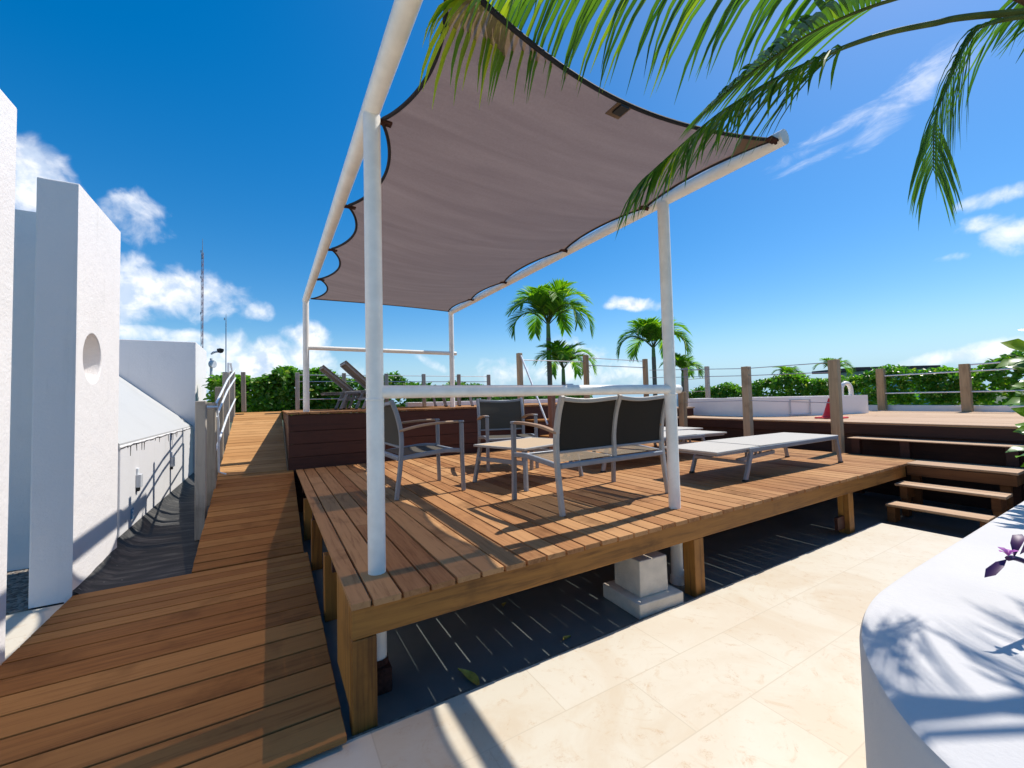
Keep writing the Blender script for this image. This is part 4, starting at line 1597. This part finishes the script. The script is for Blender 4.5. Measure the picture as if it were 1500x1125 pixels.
def frond(parent, path, nl, ln, wd, r0, droop=0.8, fwd=0.7, start=0.12, sub=10, leafm='palm_leaf', lift=0.15, yl=0.06, nseg=4, tipk=0.45, sidev=None, rbase=0.0, tip_sun=0.0):
    P = crom(path, sub)
    m = MB()
    k = len(P) - 1
    m.tube(P, [r0 * (1 - 0.88 * i / k) for i in range(k + 1)], 7)
    f = m.build('frond', 'rachis', parent, smooth=True)
    m = MB()
    acc = [0]
    for a, b in zip(P[:-1], P[1:]):
        acc.append(acc[-1] + (b - a).length)
    T = acc[-1]
    for i in range(nl):
        s = start + (1 - start) * (i + 0.5) / nl
        q = s * T
        j = 0
        while j < k - 1 and acc[j + 1] < q:
            j += 1
        tt = (q - acc[j]) / max(1e-6, acc[j + 1] - acc[j])
        p = P[j].lerp(P[j + 1], tt)
        d = (P[min(j + 2, k)] - P[max(j - 1, 0)]).normalized()
        sd_ = d.cross(Vector((0, 0, 1)))
        if sd_.length < 0.25 and sidev is not None:
            sd_ = Vector(sidev)
        sd_.normalize()
        if sidev is not None:
            sd_ = (sd_ * 0.4 + Vector(sidev) * 0.6).normalized()
        up = sd_.cross(d)
        e = (0.55 + 0.45 * min(1, s / 0.25)) * (1 - (1 - tipk) * max(0, (s - 0.55) / 0.45) ** 1.5)
        for side in (-1, 1):
            l = ln * e * random.uniform(0.85, 1.12)
            ff = fwd * (0.7 + 0.9 * s * s) + random.uniform(-.12, .12)
            dd = sd_ * side + d * ff + up * (lift + random.uniform(-.1, .1))
            r = min(0.76, max(0, rbase + random.random() * 0.6))
            r = min(1.0, r + tip_sun * max(0.0, (s - 0.72) / 0.28))  # outer leaflets shifted to yellow, sunlight put into their colour
            if random.random() < yl:
                r = random.uniform(0.8, 1.0)
            strip_leaflet(m, p, dd, l, wd * random.uniform(0.8, 1.1), droop * random.uniform(0.7, 1.3), r, nseg, up)
    m.build('leaflets', leafm, f)
    return f


# near palm overhead, rooted in the planter
random.seed(17)
t = thing('palm_tree', 'overhanging palm whose fronds hang into the top right of the photo', 'palm tree')
K = Vector((3.32, 0.13, 3.20))
m = MB()
tp_ = [(3.46, 0.0, 0.74), (3.44, 0.02, 1.4), (3.40, 0.06, 2.2), (3.34, 0.11, 2.85)]
m.tube(crom(tp_, 8), [0.085 - 0.02 * i / 24 for i in range(25)], 14)
m.build('trunk', 'palm_trunk', t, smooth=True)
m = MB()
m.tube(crom([(3.34, 0.11, 2.85), (3.33, 0.12, 3.05), (3.32, 0.13, 3.28)], 5), [0.07] * 5 + [0.055] * 3 + [0.045, 0.035, 0.025], 12)
m.build('crownshaft', 'crownshaft', t, smooth=True)
fA = [(3.32, 0.13, 3.20), (2.79, 0.541, 3.49), (2.337, 0.767, 3.581), (1.853, 1.027, 3.582), (1.417, 1.239, 3.494), (1.05, 1.413, 3.371), (0.78, 1.549, 3.235), (0.69, 1.58, 3.20)]
fB = [(3.32, 0.13, 3.20), (2.873, 0.504, 3.253), (2.701, 0.605, 3.222), (2.513, 0.706, 3.177), (2.329, 0.804, 3.11), (2.148, 0.903, 3.021), (1.993, 0.974, 2.934), (1.851, 1.038, 2.838), (1.713, 1.1, 2.736), (1.526, 1.182, 2.561), (1.40, 1.235, 2.44)]
fC = [(3.32, 0.15, 3.30), (2.991, 0.539, 3.506), (2.68, 0.758, 3.453), (2.442, 0.924, 3.361), (2.257, 1.038, 3.242), (2.049, 1.143, 3.08), (1.882, 1.213, 2.926)]
fD = [(3.32, 0.13, 3.20), (2.928, 0.45, 3.207), (2.778, 0.519, 3.095), (2.685, 0.571, 2.895), (2.636, 0.607, 2.731), (2.627, 0.622, 2.506)]
fE = [(3.32, 0.13, 3.20), (3.40, 0.22, 3.54), (3.575, 0.186, 3.776), (4.05, -0.028, 3.648), (4.289, -0.149, 3.226)]
fF = [(3.32, 0.13, 3.20), (3.75, 0.15, 3.75), (4.4, 0.1, 4.1), (4.9, 0.1, 3.9)]
fG = [(3.32, 0.13, 3.20), (3.5, 0.05, 3.30), (3.85, -0.25, 3.1), (4.05, -0.45, 2.6)]
frond(t, fA, 62, 0.66, 0.034, 0.016, 1.7, 0.85, 0.36, lift=0.0, yl=0.10, tipk=0.6, tip_sun=0.75)
frond(t, fB, 54, 0.46, 0.021, 0.016, 0.9, 1.5, 0.50, lift=-0.05, yl=0.04, tipk=0.6, rbase=0.0)
frond(t, fC, 40, 0.40, 0.028, 0.013, 0.5, 0.9, 0.48, lift=0.25, yl=0.03, tipk=0.5)
frond(t, fD, 52, 0.42, 0.010, 0.012, 1.3, 0.95, 0.34, lift=0.0, yl=0.02, tipk=0.7, sidev=(0.86, -0.5, 0))
frond(t, fE, 44, 0.5, 0.032, 0.02, 1.6, 0.6)
frond(t, fF, 44, 0.5, 0.032, 0.02, 1.4, 0.6)
frond(t, fG, 36, 0.45, 0.03, 0.018, 1.6, 0.6)
m = MB()
m.tube(crom([(3.27, 0.28, 3.22), (3.08, 0.42, 3.40), (2.92, 0.51, 3.44), (2.76, 0.60, 3.42), (2.66, 0.65, 3.385)], 5), [0.025] * 5 + [0.024] * 5 + [0.026] * 5 + [0.025, 0.022, 0.017, 0.012, 0.008, 0.003], 9)
m.build('dead_spathe', 'dead_spathe', t, smooth=True)


def far_palm(label, crown, ztrunk, s, nf, seed, group='palms beyond the terrace', rt=0.12, spread=1.0):
    random.seed(seed)
    t = thing('palm_tree', label, 'palm tree', (crown[0], crown[1], ztrunk), 0, group)
    h = crown[2] - ztrunk
    m = MB()
    m.tube(crom([(0.15, 0, 0), (0.05, 0, h * 0.5), (0.0, 0, h * 0.972)], 8), [rt * 1.15 - rt * 0.3 * i / 16 for i in range(17)], 10)
    m.build('trunk', 'palm_trunk', t, smooth=True)
    m = MB()
    m.tube([(0, 0, h * 0.972), (0, 0, h - 0.0), (0, 0, h + s * 0.12)], [rt * 0.8, rt * 0.7, rt * 0.3], 10)
    m.build('crownshaft', 'crownshaft', t, smooth=True)
    for i in range(nf):
        a = 2 * pi * i * 0.382 + random.uniform(-.2, .2)
        k3 = i % 3
        el = (1.36, 1.15, 0.85)[k3] + random.uniform(-.08, .08)
        dec = ((0.05, 0.10, 0.16, 0.22, 0.30, 0.34, 0.36), (0.08, 0.20, 0.34, 0.42, 0.46, 0.46, 0.40), (0.10, 0.28, 0.46, 0.54, 0.50, 0.40, 0.25))[k3]
        d = Vector((cos(a), sin(a), 0))
        L_ = s * random.uniform(0.95, 1.15) * (0.92, 1.08, 1.15)[k3]
        p = Vector((0, 0, h + 0.02))
        path = [p.copy()]
        e = el
        for q in range(7):
            p = p + (d * cos(e) + Vector((0, 0, 1)) * sin(e)) * L_ / 7
            path.append(p.copy())
            e -= dec[q] * random.uniform(0.9, 1.1)
        frond(t, path, 44, s * 0.40, s * 0.027, s * 0.012, 0.35, 0.95, 0.22, sub=4, leafm='far_palm_leaf', lift=0.32, yl=0.10, nseg=3, tipk=0.62, tip_sun=0.12 * (2 - k3))
    return t


far_palm('tallest palm rising behind the sofa, its full round crown against the sky', (9.99, 14.0, 4.55), -13.95, 1.95, 17, 41, rt=0.12)
far_palm('short bushy palm just right of the tallest palm trunk', (9.94, 13.0, 2.62), -13.95, 1.35, 13, 42, rt=0.10)
far_palm('middle palm half behind the right pergola post', (20.93, 18.0, 4.5), -13.95, 2.4, 15, 43, rt=0.15)
far_palm('small dark palm low between the right post and the cable fence', (22.6, 17.2, 2.9), -13.95, 1.5, 10, 44, rt=0.12)
far_palm('distant palm top above the right hedge, left one of the pair', (34.0, 16.6, 2.6), -13.95, 1.25, 10, 45, rt=0.2)
far_palm('distant palm top above the right hedge beside the brown post', (36.0, 14.4, 2.95), -13.95, 1.35, 10, 46, rt=0.2)

# planter in the right foreground
ZP = 0.80
t = thing('planter_wall', 'smooth white planter wall with rounded end filling the lower right corner', 'planter')
out_ = [(7.5, 0.66), (4.2, 0.66), (2.6, 0.655), (2.0, 0.65), (1.74, 0.632), (1.53, 0.582), (1.38, 0.52), (1.22, 0.42), (1.11, 0.315), (1.03, 0.18), (0.99, 0.0), (0.98, -0.4), (0.98, -2.0)]
oc = [(p.x, p.y) for p in crom([(a, b, 0) for a, b in out_], 6)]
soil_ = [(7.5, 0.42), (4.2, 0.42), (2.9, 0.39), (2.5, 0.30), (2.25, 0.12), (2.15, -0.2), (2.15, -2.0)]
ic = [(p.x, p.y) for p in crom([(a, b, 0) for a, b in soil_], 12)]
n = min(len(oc), len(ic))
oc, ic = oc[:n], ic[:n]
oc[-1], ic[-1] = (0.98, -2.0), (2.15, -2.0)
m = MB()
vs = [(x, y, 0) for x, y in oc] + [(x, y, ZP - 0.022) for x, y in oc]
for k, (dz, ins) in enumerate(((-0.007, 0.006), (0.0, 0.022))):
    for i, (x, y) in enumerate(oc):
        tx = oc[min(i + 1, n - 1)][0] - oc[max(i - 1, 0)][0]
        ty = oc[min(i + 1, n - 1)][1] - oc[max(i - 1, 0)][1]
        l = sqrt(tx * tx + ty * ty)
        nx_, ny_ = -ty / l, tx / l
        vs.append((x + nx_ * ins, y + ny_ * ins, ZP + dz))
vs += [(x, y, ZP) for x, y in ic] + [(x, y, ZP - 0.14) for x, y in ic]
fs = []
for i in range(n - 1):
    for k in range(5):
        fs.append((k * n + i, (k + 1) * n + i, (k + 1) * n + i + 1, k * n + i + 1))
m.add(vs, fs)
m.build('wall', 'planter_stucco', t, smooth=True)
m = MB()
m.add([(x, y, ZP - 0.06) for x, y in ic] + [(7.5, -2.0, ZP - 0.06)], [tuple(range(n + 1))])
m.build('soil', 'soil', t)

# shrub leaning in from the right
random.seed(52)
t = thing('leafy_shrub', 'big leaved bright green shrub poking in at the right edge', 'shrub', (3.88, 0.34, ZP - 0.06))
m = MB()
st = MB()
for (x, y, z) in [(0.05, 0.19, 0.86), (0.13, 0.16, 0.74), (0.10, 0.20, 0.62), (0.14, 0.19, 0.44), (0.09, 0.20, 0.32), (0.18, 0.12, 0.95), (0.25, 0.1, 0.55), (0.22, 0.15, 0.25), (0.2, 0.0, 0.8)]:
    st.tube(crom([(0.15, 0.0, 0), (0.16, 0.03, z * 0.5), (x, y, z)], 4), [0.014 - 0.001 * i for i in range(9)], 6)
    rosette(m, (x, y, z), Vector((-0.5 + random.uniform(-.2, .2), random.uniform(-.3, .3), 0.9)), 0.17, 0.085, 9, 0.15)
st.build('stem', 'bark', t, smooth=True)
m.build('foliage', 'shrub_leaf', t, smooth='all')

# purple trailing plant
random.seed(61)
t = thing('purple_plant', 'purple leaved trailing plant with a pink flower over the white planter', 'plant', (2.30, 0.20, ZP - 0.06))
O = Vector((2.30, 0.20, ZP - 0.06))


def rel(p):
    return Vector(p) - O


m = MB()
m.tube(crom([(0, 0, 0), rel((2.15, 0.276, 0.90)), rel((1.98, 0.305, 0.965)), rel((1.88, 0.327, 1.002)), rel((1.845, 0.335, 1.006))], 5), [0.007] * 21, 7)
m.build('stem', 'purple_leaf', t, smooth=True)
m = MB()
leaf(m, rel((1.84, 0.336, 1.005)), Vector((-0.075, 0.018, -0.025)), Vector((0.2, -0.6, 1)), 0.105, 0.022, 0.2, 0.1)
leaf(m, rel((1.87, 0.328, 1.005)), Vector((0.03, -0.005, 0.05)), Vector((-1, 0, 0.4)), 0.085, 0.026, 0.6, 0.35)
leaf(m, rel((1.90, 0.322, 1.01)), Vector((0.06, -0.02, 0.03)), Vector((0, -0.5, 1)), 0.11, 0.03, 0.6, 0.35)
leaf(m, rel((1.98, 0.305, 0.965)), Vector((0.06, -0.03, 0.06)), Vector((0, -0.5, 1)), 0.14, 0.045, 0.6, 0.3)
m.build('foliage', 'purple_leaf', t, smooth='all')
m = MB()
for k in range(5):
    a = 2 * pi * k / 5
    leaf(m, rel((1.842, 0.334, 1.014)), Vector((cos(a), sin(a) * 0.6, 0.7)), Vector((0, 0, 1)), 0.030, 0.018, 0.5, 0.2)
m.build('flower', 'pink_petal', t, smooth='all')

# ---------------------------------------------------------------- far things
def tower(label, x, y, ztop, z0, w, seed):
    t = thing('antenna_mast', label, 'antenna mast', (x, y, z0), 0, 'distant antenna masts')
    h = ztop - z0
    m = MB()
    for sx, sy in ((-1, -1), (1, -1), (0, 1)):
        m.tube([(sx * w, sy * w, 0), (sx * w, sy * w, h * 0.93)], 0.10, 5)
    k = int(h / 4)
    for i in range(k):
        z = i * h * 0.93 / k
        z2 = (i + 1) * h * 0.93 / k
        m.tube([(-w, -w, z), (w, -w, z2)], 0.055, 4)
        m.tube([(w, -w, z), (0, w, z2)], 0.055, 4)
        m.tube([(0, w, z), (-w, -w, z2)], 0.055, 4)
    m.build('lattice', 'tower_red' if seed == 1 else 'tower_pale', t)
    m = MB()
    m.tube([(0, 0, h * 0.9), (0, 0, h)], [0.22, 0.08], 6)
    m.build('spire', 'grey_frame', t)
    for f_ in ((0.62, 0.80, 0.93) if seed == 1 else (0.95,)):
        m = MB()
        m.tube([(-0.6, 0, h * f_), (-0.6, 0, h * f_ + 1.1)], 0.22, 6)
        m.build('antenna', 'grey_frame', t)


tower('tall red and grey lattice mast above the white bulkhead', -28.0, 244.5, 82.8, -14, 0.42, 1)
tower('shorter pale mast to the right of the tall lattice mast', -18.3, 240.5, 46.3, -14, 0.12, 2)

t = thing('beach_pavilion', 'dark flat roofed pavilion with teal glass beyond the right hedge', 'pavilion')
dv = Vector((55.7 - 48.9, 13.7 - 17.7, 0)).normalized()
nv = Vector((-dv.y, dv.x, 0))
if nv.x < 0:
    nv = -nv


def slab(m, p0, l, dpt, z0, z1):
    a = Vector((p0[0], p0[1], 0))
    q = [a, a + dv * l, a + dv * l + nv * dpt, a + nv * dpt]
    m.add([(v.x, v.y, z0) for v in q] + [(v.x, v.y, z1) for v in q], [(0, 3, 2, 1), (4, 5, 6, 7), (0, 1, 5, 4), (1, 2, 6, 5), (2, 3, 7, 6), (3, 0, 4, 7)])


m = MB()
slab(m, (48.9, 17.7), 8.1, 6, 3.55, 3.85)
m.build('roof', 'roof_brown', t)
m = MB()
slab(m, (50.2, 17.2), 6.4, 5, -13.9, 3.54)
m.build('glass_wall', 'teal_glass', t)
t = thing('distant_building', 'tiny blue building on the horizon seen between the fence posts', 'building')
mbox((53.0, 37.0, -13.9), (55.6, 39.5, 1.55)).build('wall', 'blue_facade', t)
mbox((53.3, 37.3, 1.56), (54.3, 38.3, 2.0)).build('roof_hut', 'blue_facade', t)
t = thing('distant_building', 'low white building block far behind the plunge pool fence', 'building')
mbox((60.0, 40.0, -13.9), (78.0, 60.0, 1.0)).build('wall', 'white_facade', t)
mbox((62.0, 42.0, 1.003), (70.0, 50.0, 1.9)).build('roof_hut', 'white_facade', t)
